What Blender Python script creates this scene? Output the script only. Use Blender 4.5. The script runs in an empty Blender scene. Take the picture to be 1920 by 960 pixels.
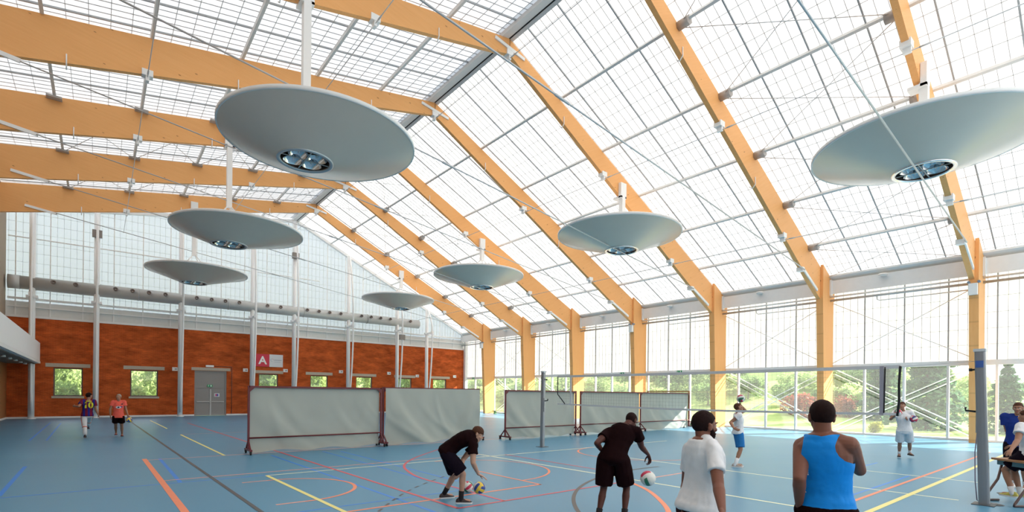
import bpy, bmesh, math, random
from mathutils import Vector, Matrix, Quaternion, noise
from mathutils.bvhtree import BVHTree
PI = math.pi
scene = bpy.context.scene
COL = scene.collection

# ------------------------------------------------------------------ camera
FPX, CX, CY, YAW, ROLL, EYE = 949.57, 960.0, 738.89, 0.6836, 0.0102, 1.85
RT = Vector((math.cos(YAW), -math.sin(YAW), 0.0))
FW = Vector((math.sin(YAW), math.cos(YAW), 0.0))
UP = Vector((0, 0, 1.0))
EYEP = Vector((0, 0, EYE))
cam_data = bpy.data.cameras.new('camera')
cam = bpy.data.objects.new('camera', cam_data)
COL.objects.link(cam)
scene.camera = cam
cam_data.sensor_fit = 'HORIZONTAL'
cam_data.sensor_width = 36.0
cam_data.lens = FPX * 36.0 / 1920.0
cam_data.shift_x = 0.0
cam_data.shift_y = (CY - 480.0) / 1920.0
cam_data.clip_start = 0.05
cam_data.clip_end = 500
cr, sr = math.cos(ROLL), math.sin(ROLL)
cxv = RT * cr + UP * sr          # camera x axis in the world
cyv = UP * cr - RT * sr
czv = -FW
m = Matrix((cxv, cyv, czv)).transposed().to_4x4()
m.translation = EYEP
cam.matrix_world = m

# ------------------------------------------------------------------ sky, sun, exposure
world = bpy.data.worlds.new('sky')
scene.world = world
world.use_nodes = True
wn = world.node_tree
wn.nodes.clear()
w_out = wn.nodes.new('ShaderNodeOutputWorld')
w_bg = wn.nodes.new('ShaderNodeBackground')
w_sky = wn.nodes.new('ShaderNodeTexSky')
SUN_DIR = Vector((-1.0, 0.45, -0.57)).normalized()      # the way the sunlight travels
w_sky.sky_type = 'NISHITA'
w_sky.sun_disc = False
w_sky.sun_elevation = math.asin(-SUN_DIR.z)
w_sky.sun_rotation = math.atan2(-SUN_DIR.x, -SUN_DIR.y)
w_sky.air_density = 1.0
w_sky.dust_density = 1.0
w_sky.ozone_density = 1.0
w_bg.inputs['Strength'].default_value = 1.0
w_mix = wn.nodes.new('ShaderNodeMix')             # thin bright cloud veils most of the blue
w_mix.data_type = 'RGBA'
w_mix.inputs['Factor'].default_value = 0.94
w_mix.inputs['B'].default_value = (1.6, 1.68, 1.80, 1.0)
wn.links.new(w_sky.outputs[0], w_mix.inputs['A'])
wn.links.new(w_mix.outputs['Result'], w_bg.inputs[0])
wn.links.new(w_bg.outputs[0], w_out.inputs[0])
sun_data = bpy.data.lights.new('sun', 'SUN')
sun_data.energy = 12.0
sun_data.angle = 0.01
sun_data.color = (1.0, 0.95, 0.87)
sun = bpy.data.objects.new('sun', sun_data)
COL.objects.link(sun)
sun.rotation_euler = SUN_DIR.to_track_quat('-Z', 'Y').to_euler()
sun.location = (60, -30, 40)
scene.view_settings.view_transform = 'Standard'
scene.view_settings.look = 'None'
scene.view_settings.gamma = 1.0
scene.view_settings.use_curve_mapping = False
scene.view_settings.exposure = 0.40
cy = scene.cycles
cy.max_bounces = 10
cy.diffuse_bounces = 6
cy.glossy_bounces = 4
cy.transmission_bounces = 8
cy.transparent_max_bounces = 12
cy.sample_clamp_indirect = 8.0
cy.use_denoising = True
cy.caustics_reflective = False
cy.caustics_refractive = False


# ------------------------------------------------------------------ pixel back-projection (measuring the photograph)
def ray(px, py):
    dx, dy = px - CX, py - CY
    x = dx * cr + dy * sr
    y = -dx * sr + dy * cr
    return RT * (x / FPX) + FW - UP * (y / FPX)
def at(px, py, d):
    return EYEP + ray(px, py) * d
def onz(px, py, z=0.0):
    r = ray(px, py)
    return EYEP + r * ((z - EYE) / r.z)


# ------------------------------------------------------------------ materials
MATS = {}
def nd(nt, t, **kw):
    n = nt.nodes.new(t)
    for k, v in kw.items():
        setattr(n, k, v)
    return n
def mat(name, color, rough=0.5, metal=0.0, var=0.0, vscale=8.0, bump=0.0, bscale=60.0, spec=0.5, coat=0.0):
    if name in MATS:
        return MATS[name]
    m = bpy.data.materials.new(name)
    m.use_nodes = True
    nt = m.node_tree
    b = nt.nodes['Principled BSDF']
    c = (*color, 1.0) if len(color) == 3 else color
    b.inputs['Base Color'].default_value = c
    b.inputs['Roughness'].default_value = rough
    b.inputs['Metallic'].default_value = metal
    b.inputs['Specular IOR Level'].default_value = spec
    b.inputs['Coat Weight'].default_value = coat
    if var > 0 or bump > 0:
        tc = nd(nt, 'ShaderNodeTexCoord')
        if var > 0:
            nz = nd(nt, 'ShaderNodeTexNoise')
            nz.inputs['Scale'].default_value = vscale
            nz.inputs['Detail'].default_value = 4
            nt.links.new(tc.outputs['Object'], nz.inputs['Vector'])
            hs = nd(nt, 'ShaderNodeMix', data_type='RGBA')
            hs.inputs['A'].default_value = tuple(max(0, x * (1 - var)) for x in c[:3]) + (1,)
            hs.inputs['B'].default_value = tuple(min(1, x * (1 + var)) for x in c[:3]) + (1,)
            nt.links.new(nz.outputs['Fac'], hs.inputs['Factor'])
            nt.links.new(hs.outputs['Result'], b.inputs['Base Color'])
        if bump > 0:
            n2 = nd(nt, 'ShaderNodeTexNoise')
            n2.inputs['Scale'].default_value = bscale
            nt.links.new(tc.outputs['Object'], n2.inputs['Vector'])
            bp = nd(nt, 'ShaderNodeBump')
            bp.inputs['Strength'].default_value = bump
            bp.inputs['Distance'].default_value = 0.01
            nt.links.new(n2.outputs['Fac'], bp.inputs['Height'])
            nt.links.new(bp.outputs['Normal'], b.inputs['Normal'])
    MATS[name] = m
    return m
def translucent(name, t_col, d_col, mix):
    if name in MATS:
        return MATS[name]
    m = bpy.data.materials.new(name)
    m.use_nodes = True
    nt = m.node_tree
    nt.nodes.clear()
    out = nd(nt, 'ShaderNodeOutputMaterial')
    tr = nd(nt, 'ShaderNodeBsdfTranslucent')
    df = nd(nt, 'ShaderNodeBsdfDiffuse')
    tc = nd(nt, 'ShaderNodeTexCoord')
    nz = nd(nt, 'ShaderNodeTexNoise')
    nz.inputs['Scale'].default_value = 3.0
    nt.links.new(tc.outputs['Object'], nz.inputs['Vector'])
    mc = nd(nt, 'ShaderNodeMix', data_type='RGBA')
    mc.inputs['A'].default_value = tuple(x * 0.95 for x in t_col) + (1,)
    mc.inputs['B'].default_value = (*t_col, 1)
    nt.links.new(nz.outputs['Fac'], mc.inputs['Factor'])
    nt.links.new(mc.outputs['Result'], tr.inputs['Color'])
    df.inputs['Color'].default_value = (*d_col, 1)
    mx = nd(nt, 'ShaderNodeMixShader')
    mx.inputs[0].default_value = mix
    nt.links.new(tr.outputs[0], mx.inputs[1])
    nt.links.new(df.outputs[0], mx.inputs[2])
    nt.links.new(mx.outputs[0], out.inputs['Surface'])
    MATS[name] = m
    return m
def glass(name, tint=(0.97, 1.0, 0.98), haze=0.06):
    if name in MATS:
        return MATS[name]
    m = bpy.data.materials.new(name)
    m.use_nodes = True
    nt = m.node_tree
    nt.nodes.clear()
    out = nd(nt, 'ShaderNodeOutputMaterial')
    tr = nd(nt, 'ShaderNodeBsdfTransparent')
    tr.inputs['Color'].default_value = (*tint, 1)
    gl = nd(nt, 'ShaderNodeBsdfGlossy')
    gl.inputs['Roughness'].default_value = 0.02
    veil = nd(nt, 'ShaderNodeBsdfTranslucent')
    veil.inputs['Color'].default_value = (0.9, 0.92, 0.9, 1)
    md_ = nd(nt, 'ShaderNodeMixShader')          # pale veil mixed into the pane imitates haze over the view outside
    md_.inputs[0].default_value = haze
    mx = nd(nt, 'ShaderNodeMixShader')
    mx.inputs[0].default_value = 0.05
    nt.links.new(tr.outputs[0], md_.inputs[1])
    nt.links.new(veil.outputs[0], md_.inputs[2])
    nt.links.new(md_.outputs[0], mx.inputs[1])
    nt.links.new(gl.outputs[0], mx.inputs[2])
    nt.links.new(mx.outputs[0], out.inputs['Surface'])
    MATS[name] = m
    return m
def wood(name, angle, base=(0.94, 0.505, 0.21), dark=(0.85, 0.42, 0.155)):
    """Glued laminated spruce: grain and lamella lines along an axis turned by angle about Y, sparse knots."""
    if name in MATS:
        return MATS[name]
    m = bpy.data.materials.new(name)
    m.use_nodes = True
    nt = m.node_tree
    b = nt.nodes['Principled BSDF']
    b.inputs['Roughness'].default_value = 0.5
    b.inputs['Specular IOR Level'].default_value = 0.15
    tc = nd(nt, 'ShaderNodeTexCoord')
    mp = nd(nt, 'ShaderNodeMapping')
    mp.inputs['Rotation'].default_value = (0, angle, 0)
    nt.links.new(tc.outputs['Object'], mp.inputs['Vector'])
    mp2 = nd(nt, 'ShaderNodeMapping')
    mp2.inputs['Scale'].default_value = (0.5, 5.0, 9.0)
    nt.links.new(mp.outputs[0], mp2.inputs['Vector'])
    n1 = nd(nt, 'ShaderNodeTexNoise')
    n1.inputs['Scale'].default_value = 1.6
    n1.inputs['Detail'].default_value = 6
    n1.inputs['Roughness'].default_value = 0.6
    nt.links.new(mp2.outputs[0], n1.inputs['Vector'])
    mx = nd(nt, 'ShaderNodeMix', data_type='RGBA')
    mx.inputs['A'].default_value = (*dark, 1)
    mx.inputs['B'].default_value = (*base, 1)
    rmp = nd(nt, 'ShaderNodeMapRange')
    rmp.inputs['From Min'].default_value = 0.3
    rmp.inputs['From Max'].default_value = 1.0
    nt.links.new(n1.outputs['Fac'], rmp.inputs['Value'])
    nt.links.new(rmp.outputs[0], mx.inputs['Factor'])
    # lamella joints, 45 mm apart across the grain
    sx = nd(nt, 'ShaderNodeSeparateXYZ')
    nt.links.new(mp.outputs[0], sx.inputs[0])
    md = nd(nt, 'ShaderNodeMath', operation='PINGPONG')
    md.inputs[1].default_value = 0.0225
    nt.links.new(sx.outputs['Z'], md.inputs[0])
    lt = nd(nt, 'ShaderNodeMath', operation='LESS_THAN')
    lt.inputs[1].default_value = 0.0016
    nt.links.new(md.outputs[0], lt.inputs[0])
    mm = nd(nt, 'ShaderNodeMath', operation='MULTIPLY')
    mm.inputs[1].default_value = 0.28
    nt.links.new(lt.outputs[0], mm.inputs[0])
    m2 = nd(nt, 'ShaderNodeMix', data_type='RGBA')
    m2.inputs['B'].default_value = (dark[0] * 0.55, dark[1] * 0.5, dark[2] * 0.5, 1)
    nt.links.new(mm.outputs[0], m2.inputs['Factor'])
    nt.links.new(mx.outputs['Result'], m2.inputs['A'])
    # knots
    mp3 = nd(nt, 'ShaderNodeMapping')
    mp3.inputs['Scale'].default_value = (1.3, 3.0, 3.6)
    nt.links.new(mp.outputs[0], mp3.inputs['Vector'])
    vo = nd(nt, 'ShaderNodeTexVoronoi')
    vo.inputs['Scale'].default_value = 1.0
    vo.inputs['Randomness'].default_value = 1.0
    nt.links.new(mp3.outputs[0], vo.inputs['Vector'])
    kr = nd(nt, 'ShaderNodeMapRange')
    kr.inputs['From Min'].default_value = 0.045
    kr.inputs['From Max'].default_value = 0.075
    kr.inputs['To Min'].default_value = 0.75
    kr.inputs['To Max'].default_value = 0.0
    nt.links.new(vo.outputs['Distance'], kr.inputs['Value'])
    m3 = nd(nt, 'ShaderNodeMix', data_type='RGBA')
    m3.inputs['B'].default_value = (0.16, 0.05, 0.015, 1)
    nt.links.new(kr.outputs[0], m3.inputs['Factor'])
    nt.links.new(m2.outputs['Result'], m3.inputs['A'])
    nt.links.new(m3.outputs['Result'], b.inputs['Base Color'])
    MATS[name] = m
    return m
def brick_mat():
    m = bpy.data.materials.new('red_brickwork')
    m.use_nodes = True
    nt = m.node_tree
    b = nt.nodes['Principled BSDF']
    b.inputs['Roughness'].default_value = 0.9
    b.inputs['Specular IOR Level'].default_value = 0.1
    tc = nd(nt, 'ShaderNodeTexCoord')
    mp = nd(nt, 'ShaderNodeMapping')
    mp.inputs['Rotation'].default_value = (PI / 2, 0, 0)
    nt.links.new(tc.outputs['Object'], mp.inputs['Vector'])
    br = nd(nt, 'ShaderNodeTexBrick')
    br.inputs['Color1'].default_value = (0.56, 0.108, 0.024, 1)
    br.inputs['Color2'].default_value = (0.44, 0.078, 0.018, 1)
    br.inputs['Mortar'].default_value = (0.52, 0.14, 0.045, 1)
    br.inputs['Scale'].default_value = 1.0
    br.inputs['Brick Width'].default_value = 0.24
    br.inputs['Row Height'].default_value = 0.07
    br.inputs['Mortar Size'].default_value = 0.006
    br.inputs['Bias'].default_value = 0.1
    nt.links.new(mp.outputs[0], br.inputs['Vector'])
    n1 = nd(nt, 'ShaderNodeTexNoise')
    n1.inputs['Scale'].default_value = 0.8
    n1.inputs['Detail'].default_value = 8
    n1.inputs['Roughness'].default_value = 0.65
    mpn = nd(nt, 'ShaderNodeMapping')
    mpn.inputs['Scale'].default_value = (1.0, 1.0, 2.6)
    nt.links.new(tc.outputs['Object'], mpn.inputs['Vector'])
    nt.links.new(mpn.outputs[0], n1.inputs['Vector'])
    r = nd(nt, 'ShaderNodeMapRange')
    r.inputs['From Min'].default_value = 0.3
    r.inputs['From Max'].default_value = 0.7
    r.inputs['To Min'].default_value = 0.6
    r.inputs['To Max'].default_value = 1.45
    nt.links.new(n1.outputs['Fac'], r.inputs['Value'])
    mu = nd(nt, 'ShaderNodeVectorMath', operation='SCALE')
    nt.links.new(br.outputs['Color'], mu.inputs[0])
    nt.links.new(r.outputs[0], mu.inputs['Scale'])
    nt.links.new(mu.outputs[0], b.inputs['Base Color'])
    bp = nd(nt, 'ShaderNodeBump')
    bp.inputs['Strength'].default_value = 0.5
    bp.inputs['Distance'].default_value = 0.008
    bp.invert = True
    nt.links.new(br.outputs['Fac'], bp.inputs['Height'])
    nt.links.new(bp.outputs['Normal'], b.inputs['Normal'])
    return m
def cloth(name, color, rough=0.85, var=0.12):
    return mat(name, color, rough, 0, var, 14.0, 0.07, 90.0, 0.2)


# ------------------------------------------------------------------ mesh collecting
class MB:
    def __init__(self):
        self.v, self.f, self.mi, self.sm = [], [], [], []
    def add(self, vs, fs, mi=0, smooth=False):
        o = len(self.v)
        self.v.extend([tuple(p) for p in vs])
        for f in fs:
            self.f.append(tuple(i + o for i in f))
            self.mi.append(mi)
            self.sm.append(smooth)
        return self
    def box(self, a, b, mi=0):
        (x0, y0, z0), (x1, y1, z1) = a, b
        vs = [(x, y, z) for z in (z0, z1) for y in (y0, y1) for x in (x0, x1)]
        return self.add(vs, [(0, 2, 3, 1), (4, 5, 7, 6), (0, 1, 5, 4), (2, 6, 7, 3), (0, 4, 6, 2), (1, 3, 7, 5)], mi)
    def obox(self, p0, p1, w, h, up=(0, 0, 1), mi=0):
        """box beam from p0 to p1, w wide across, h along up"""
        p0, p1 = Vector(p0), Vector(p1)
        d = (p1 - p0).normalized()
        s = d.cross(Vector(up))
        if s.length < 1e-5:
            s = d.cross(Vector((1, 0, 0)))
        s.normalize()
        u = s.cross(d).normalized()
        vs = [p + s * (a * w / 2) + u * (b * h / 2) for p in (p0, p1) for a, b in ((-1, -1), (1, -1), (1, 1), (-1, 1))]
        return self.add(vs, [(3, 2, 1, 0), (4, 5, 6, 7), (0, 1, 5, 4), (1, 2, 6, 5), (2, 3, 7, 6), (3, 0, 4, 7)], mi)
    def tube(self, pts, r, n=8, mi=0, cap=True):
        pts = [Vector(p) for p in pts]
        k = len(pts)
        rr = r if isinstance(r, (list, tuple)) else [r] * k
        vs, fs = [], []
        ref = None
        for i, p in enumerate(pts):
            d = (pts[min(i + 1, k - 1)] - pts[max(i - 1, 0)]).normalized()
            if ref is None:
                ref = d.orthogonal().normalized()
            s = (ref - d * ref.dot(d)).normalized()
            ref = s
            t = d.cross(s)
            for j in range(n):
                a = 2 * PI * j / n
                vs.append(p + (s * math.cos(a) + t * math.sin(a)) * rr[i])
        for i in range(k - 1):
            for j in range(n):
                fs.append((i * n + j, i * n + (j + 1) % n, (i + 1) * n + (j + 1) % n, (i + 1) * n + j))
        self.add(vs, fs, mi, True)
        if cap:
            o = len(self.v) - len(vs)
            self.f.append(tuple(o + j for j in range(n))[::-1]); self.mi.append(mi); self.sm.append(False)
            self.f.append(tuple(o + (k - 1) * n + j for j in range(n))); self.mi.append(mi); self.sm.append(False)
        return self
    def lathe(self, prof, c=(0, 0, 0), n=32, mi=0, smooth=True, c2=None):
        """prof: list of (r, z) or (r, z, x_offset, y_offset)"""
        vs, fs = [], []
        for q in prof:
            r, z = q[0], q[1]
            ox, oy = (q[2], q[3]) if len(q) > 2 else (0, 0)
            for j in range(n):
                a = 2 * PI * j / n
                vs.append((c[0] + ox + r * math.cos(a), c[1] + oy + r * math.sin(a), c[2] + z))
        for i in range(len(prof) - 1):
            for j in range(n):
                fs.append((i * n + j, i * n + (j + 1) % n, (i + 1) * n + (j + 1) % n, (i + 1) * n + j))
        return self.add(vs, fs, mi, smooth)
    def prism(self, poly, y0, y1, mi=0):
        """polygon in the XZ plane swept along Y"""
        n = len(poly)
        vs = [(x, y0, z) for x, z in poly] + [(x, y1, z) for x, z in poly]
        fs = [tuple(range(n)), tuple(range(2 * n - 1, n - 1, -1))]
        fs += [(j, j + n, (j + 1) % n + n, (j + 1) % n) for j in range(n)]
        return self.add(vs, fs, mi)
    def mesh(self, name, mats):
        me = bpy.data.meshes.new(name)
        me.from_pydata(self.v, [], self.f)
        for mt in (mats if isinstance(mats, (list, tuple)) else [mats]):
            me.materials.append(mt)
        me.polygons.foreach_set('material_index', self.mi)
        me.polygons.foreach_set('use_smooth', self.sm)
        bm = bmesh.new(); bm.from_mesh(me)
        bmesh.ops.recalc_face_normals(bm, faces=bm.faces)
        bm.to_mesh(me); bm.free()
        return me
    def build(self, name, mats, parent=None, **props):
        o = bpy.data.objects.new(name, self.mesh(name, mats))
        COL.objects.link(o)
        if parent is not None:
            o.parent = parent
        for k, v in props.items():
            o[k] = v
        return o
def link(name, me, parent=None, **props):
    o = bpy.data.objects.new(name, me)
    COL.objects.link(o)
    if parent is not None:
        o.parent = parent
    for k, v in props.items():
        o[k] = v
    return o
def empty(name, loc, label=None, category=None, group=None, kind=None):
    o = bpy.data.objects.new(name, None)
    o.empty_display_size = 0.2
    COL.objects.link(o)
    o.location = loc
    if label: o['label'] = label
    if category: o['category'] = category
    if group: o['group'] = group
    if kind: o['kind'] = kind
    return o
def local(root, pts):
    return [Vector(p) - root.location for p in pts]
ORD = ['', 'first', 'second', 'third', 'fourth', 'fifth', 'sixth', 'seventh', 'eighth', 'ninth', 'tenth']

# ------------------------------------------------------------------ measured dimensions
BAY = 5.7936
def YF(k): return 4.0615 + (7 - k) * BAY       # near face of frame k (1 = by the brick wall)
XR, ZR = 12.56, 16.06                           # ridge
SR, SL = 0.4904, 0.173                          # roof slopes right / left (dz/dx)
XW = 29.6                                       # glass wall
XL = -4.45                                      # wall on the left
YG = 43.93                                      # brick gable wall
YN = -12.0                                      # wall behind the camera
PX, PY0, PYW = 2.81, 6.88, 1.605                # purlin pitch, panel seam phase and width
def ztop(x): return ZR - SR * (x - XR) if x > XR else ZR + SL * (x - XR)
# ================================================================== STRUCTURE
M_WHITE = mat('white_paint', (0.85, 0.85, 0.84), 0.45, 0, 0.04, 5)
M_WHITEST = mat('white_steel', (0.86, 0.86, 0.85), 0.4)
M_ALU = mat('aluminium', (0.42, 0.43, 0.44), 0.45, 0.2)
M_SEAM = mat('seam_aluminium', (0.42, 0.43, 0.44), 0.5, 0.1)
M_PURLIN = mat('purlin_paint', (0.72, 0.72, 0.71), 0.45)
M_ROD = mat('rod_steel', (0.55, 0.56, 0.57), 0.4, 0.3)
M_GALV = mat('galvanised_steel', (0.36, 0.37, 0.38), 0.4, 0.5, 0.1, 20)
M_PANEL = translucent('translucent_sheet', (0.42, 0.42, 0.415), (0.92, 0.92, 0.91), 0.38)
M_PANELW = translucent('translucent_wall_sheet', (0.38, 0.38, 0.37), (0.92, 0.92, 0.91), 0.38)
M_RIB = translucent('sheet_rib', (0.74, 0.74, 0.74), (0.55, 0.55, 0.55), 0.36)
M_RIBG = translucent('gable_rib', (0.90, 0.90, 0.91), (0.7, 0.7, 0.7), 0.25)
M_GLASS = glass('clear_glass')
M_BRICK = brick_mat()
M_BLACK = mat('black_rubber', (0.02, 0.02, 0.02), 0.7)
M_DGREY = mat('dark_grey_paint', (0.17, 0.16, 0.155), 0.55)

# ---- floor
def floor_mat():
    m = mat('blue_sports_floor', (0.13, 0.265, 0.37), 0.34, 0, 0.0, spec=0.32)
    nt = m.node_tree
    b = nt.nodes['Principled BSDF']
    tc = nd(nt, 'ShaderNodeTexCoord')
    n1 = nd(nt, 'ShaderNodeTexNoise'); n1.inputs['Scale'].default_value = 0.35; n1.inputs['Detail'].default_value = 5
    n2 = nd(nt, 'ShaderNodeTexNoise'); n2.inputs['Scale'].default_value = 90.0; n2.inputs['Detail'].default_value = 2
    nt.links.new(tc.outputs['Object'], n1.inputs['Vector']); nt.links.new(tc.outputs['Object'], n2.inputs['Vector'])
    mx = nd(nt, 'ShaderNodeMix', data_type='RGBA')
    mx.inputs['A'].default_value = (0.085, 0.252, 0.390, 1)
    mx.inputs['B'].default_value = (0.103, 0.282, 0.425, 1)
    nt.links.new(n1.outputs['Fac'], mx.inputs['Factor'])
    nt.links.new(mx.outputs['Result'], b.inputs['Base Color'])
    rr = nd(nt, 'ShaderNodeMapRange')
    rr.inputs['To Min'].default_value = 0.30; rr.inputs['To Max'].default_value = 0.42
    nt.links.new(n1.outputs['Fac'], rr.inputs['Value']); nt.links.new(rr.outputs[0], b.inputs['Roughness'])
    bp = nd(nt, 'ShaderNodeBump'); bp.inputs['Strength'].default_value = 0.04; bp.inputs['Distance'].default_value = 0.002
    nt.links.new(n2.outputs['Fac'], bp.inputs['Height']); nt.links.new(bp.outputs['Normal'], b.inputs['Normal'])
    return m
M_FLOOR = floor_mat()
floor = MB().box((XL, YN, -0.2), (XW + 0.15, YG, 0.0)).build('floor', M_FLOOR, kind='structure', label='blue sports hall floor with coloured court lines')

LINE_COL = {'orange': (0.92, 0.25, 0.11), 'red': (0.66, 0.07, 0.09), 'yellow': (0.92, 0.80, 0.25), 'blue': (0.012, 0.22, 0.72),
            'black': (0.07, 0.06, 0.06), 'cream': (0.88, 0.88, 0.60), 'paleorange': (0.90, 0.36, 0.24)}
LINE_Z = {'blue': .0012, 'cream': .0016, 'paleorange': .002, 'orange': .0024, 'red': .0028, 'yellow': .0032, 'black': .0036}
def lmat(c): return mat('court_paint_' + c, LINE_COL[c], 0.4, 0, 0.06, 3)
def ribbon(pts, w, c, closed=False):
    mb = MB()
    w *= 1.25
    z = LINE_Z[c]
    pts = [Vector((p[0], p[1], 0)) for p in pts]
    k = len(pts)
    vs = []
    for i, p in enumerate(pts):
        d = (pts[min(i + 1, k - 1)] - pts[max(i - 1, 0)]).normalized()
        s = Vector((-d.y, d.x, 0)) * (w / 2)
        vs += [(p.x - s.x, p.y - s.y, z), (p.x + s.x, p.y + s.y, z)]
    fs = [(2 * i, 2 * i + 2, 2 * i + 3, 2 * i + 1) for i in range(k - 1)]
    mb.add(vs, fs)
    mb.build('court_line', lmat(c), floor)
def vline(x, y0, y1, c, w=.05, x1=None): ribbon([(x, y0), (x1 if x1 is not None else x, y1)], w, c)
def hline(y, x0, x1, c, w=.05): ribbon([(x0, y), (x1, y)], w, c)
def arc(cx_, cy_, r, a0, a1, c, w=.05, n=40):
    ribbon([(cx_ + r * math.cos(math.radians(a0 + (a1 - a0) * i / n)), cy_ + r * math.sin(math.radians(a0 + (a1 - a0) * i / n))) for i in range(n + 1)], w, c)
def smooth_line(pts, c, w=.05, sub=8):
    P_ = [Vector((x, y, 0)) for x, y in pts]
    out = []
    for i in range(len(P_) - 1):
        a, b, c_, d = P_[max(i - 1, 0)], P_[i], P_[i + 1], P_[min(i + 2, len(P_) - 1)]
        for j in range(sub):
            t = j / sub
            out.append(0.5 * ((2 * b) + (c_ - a) * t + (2 * a - 5 * b + 4 * c_ - d) * t * t + (3 * b - a - 3 * c_ + d) * t ** 3))
    out.append(P_[-1])
    ribbon([(p.x, p.y) for p in out], w, c)
vline(.95, 16.83, 4.0, 'orange', .085, 1.08)
vline(1.28, 16.69, 12.15, 'blue', .06)
vline(1.44, 36.8, 4.0, 'black', .055, 2.02)
vline(2.66, 25.3, 16.46, 'yellow', .055, 2.8)
vline(2.43, 38.2, 29.6, 'yellow', .05, 2.56)
vline(3.93, 34.2, 6.86, 'red', .055, 4.49)
vline(-1.33, 12.3, 16.73, 'blue', .06, -1.36)
vline(-1.94, 24.9, 38.0, 'blue', .05, -2.1)
vline(-1.47, 24.8, 37.3, 'blue', .05, -1.63)
vline(2.87, 12.05, 5.5, 'yellow', .06, 3.0)
vline(3.89, 15.8, 5.0, 'blue', .05, 4.1)
vline(5.42, 16.0, 6.9, 'blue', .045)
vline(5.88, 15.7, 9.0, 'blue', .045)
vline(9.0, 12.65, 2.6, 'cream', .055, 9.16)
vline(12.14, 9.6, 2.0, 'cream', .05)
vline(15.08, 4.3, 2.0, 'cream', .05)
vline(9.6, 12.1, 8.3, 'red', .05)
vline(7.03, 10.0, 7.66, 'orange', .05)
hline(16.5, .91, 14.0, 'paleorange', .05)
hline(12.55, 1.0, 9.0, 'paleorange', .05)
hline(12.12, -1.3, 3.0, 'blue', .045)
hline(12.05, 2.87, 18.0, 'cream', .05)
hline(25.5, 2.7, 6.0, 'paleorange', .05)
hline(7.68, 2.0, 7.06, 'orange', .055)
hline(6.86, 4.46, 8.9, 'red', .05)
hline(8.11, 2.3, 5.4, 'blue', .04)
hline(6.82, 9.2, 10.9, 'paleorange', .05)
hline(2.7, 9.0, 24.0, 'yellow', .075)
hline(3.15, 10.2, 24.0, 'orange', .055)
hline(3.36, 10.6, 15.0, 'blue', .045)
hline(4.6, 13.2, 17.2, 'blue', .045)
hline(11.37, 2.25, 2.75, 'paleorange', .05); hline(8.84, 2.25, 2.75, 'paleorange', .05)
arc(2.72, 10.1, 1.27, -90, 90, 'orange', .055)
arc(7.05, 10.1, 1.83, -90, 90, 'orange', .045)
arc(13.5, 10.1, 1.92, 90, 270, 'orange', .045)
smooth_line([(8.9, 14.6), (8.41, 14.23), (6.95, 12.9), (6.02, 11.7), (5.55, 10.4), (5.43, 9.5), (5.44, 8.8), (5.44, 6.86)], 'red', .05)
arc(10.5, 2.1, 5.75, 82, 170, 'black', .055, 60)
smooth_line([(9.05, 7.3), (8.74, 6.71), (8.34, 6.02), (7.74, 5.32), (7.03, 4.66), (6.1, 4.1)], 'orange', .07)
for i in range(9):
    t0, t1 = i / 9, i / 9 + .055
    def q(t):
        return (3.38 + 2.75 * t - .12 * math.sin(PI * t), 7.41 + 2.37 * t + .13 * math.sin(PI * t))
    ribbon([q(t0), q(t1)], .036, 'black')

# ---- translucent panels: a sheet with its inner rib grid, and glazing bars between
def panel_meshes(name, w, L, nu, nv, mt, trim=.0):
    sheet = MB().add([(trim, trim, 0), (w - trim, trim, 0), (w - trim, L - trim, 0), (trim, L - trim, 0)], [(0, 1, 2, 3)]).mesh(name, mt)
    g = MB()
    for i in range(1, nu):
        x = w * i / nu
        g.box((x - .008, trim, -.024), (x + .008, L - trim, -.004))
    for j in range(1, nv):
        y = L * j / nv
        g.box((trim, y - .008, -.022), (w - trim, y + .008, -.006))
    return sheet, g.mesh(name + '_ribs', M_RIB)
LR = PX * math.sqrt(1 + SR * SR)
LL = PX * math.sqrt(1 + SL * SL)
KS = list(range(-11, 23))                     # panel seams along Y: PY0 + k * PYW
def slope_roof(name, label, side):
    s, L = (SR, LR) if side > 0 else (SL, LL)
    root = empty(name, (XR, PY0, ZR + .10), kind='structure', label=label)
    sheet, ribs = panel_meshes('roof_panel', PYW, L, 5, 5, M_PANEL)
    ang = math.atan(s)
    # local panel axes: u along +Y, v down the slope
    v = Vector((side * math.cos(ang), 0, -math.sin(ang)))
    u = Vector((0, 1, 0))
    nrm = u.cross(v)
    if nrm.z < 0: u, nrm = -u, -nrm
    R = Matrix((u, v, nrm)).transposed().to_4x4()
    pu = MB(); n_p = 0
    for b in range(6):
        for k in KS:
            y = PY0 + k * PYW
            if y + PYW > YG + .4: continue
            p = Vector((XR, y if u.y > 0 else y + PYW, ZR + .10)) + v * (L * b)
            M = R.copy(); M.translation = p - root.location
            o = link('roof_panel', sheet, root); o.matrix_local = M
            r_ = link('panel_ribs', ribs, o)
            n_p += 1
    # last strip against the gable
    ylast = max(PY0 + k * PYW for k in KS if PY0 + k * PYW <= YG + .4)
    for b in range(7):                         # purlins along the building
        c = Vector((XR, 0, ZR - .02)) + v * (L * b)
        if b == 0: continue
        if side > 0 and b == 6: continue
        mb = MB()
        mb.obox((c.x - XR, YN - PY0, c.z - ZR - .10), (c.x - XR, YG - PY0, c.z - ZR - .10), .10, .12, up=nrm)
        mb.build('purlin', M_PURLIN, root)
    for k in KS:                               # glazing bars running down the slope
        y = PY0 + k * PYW
        if y > YG: continue
        a = v * 0 - nrm * .03; e = v * (L * 6) - nrm * .03
        MB().obox((a.x, y - PY0, a.z), (e.x, y - PY0, e.z), .045, .06, up=nrm).build('glazing_bar', M_SEAM, root)
    return root, v, nrm, L
roof_r, VR, NR, _ = slope_roof('ceiling', 'bright translucent roof slope above the tall glass wall', 1)
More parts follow.
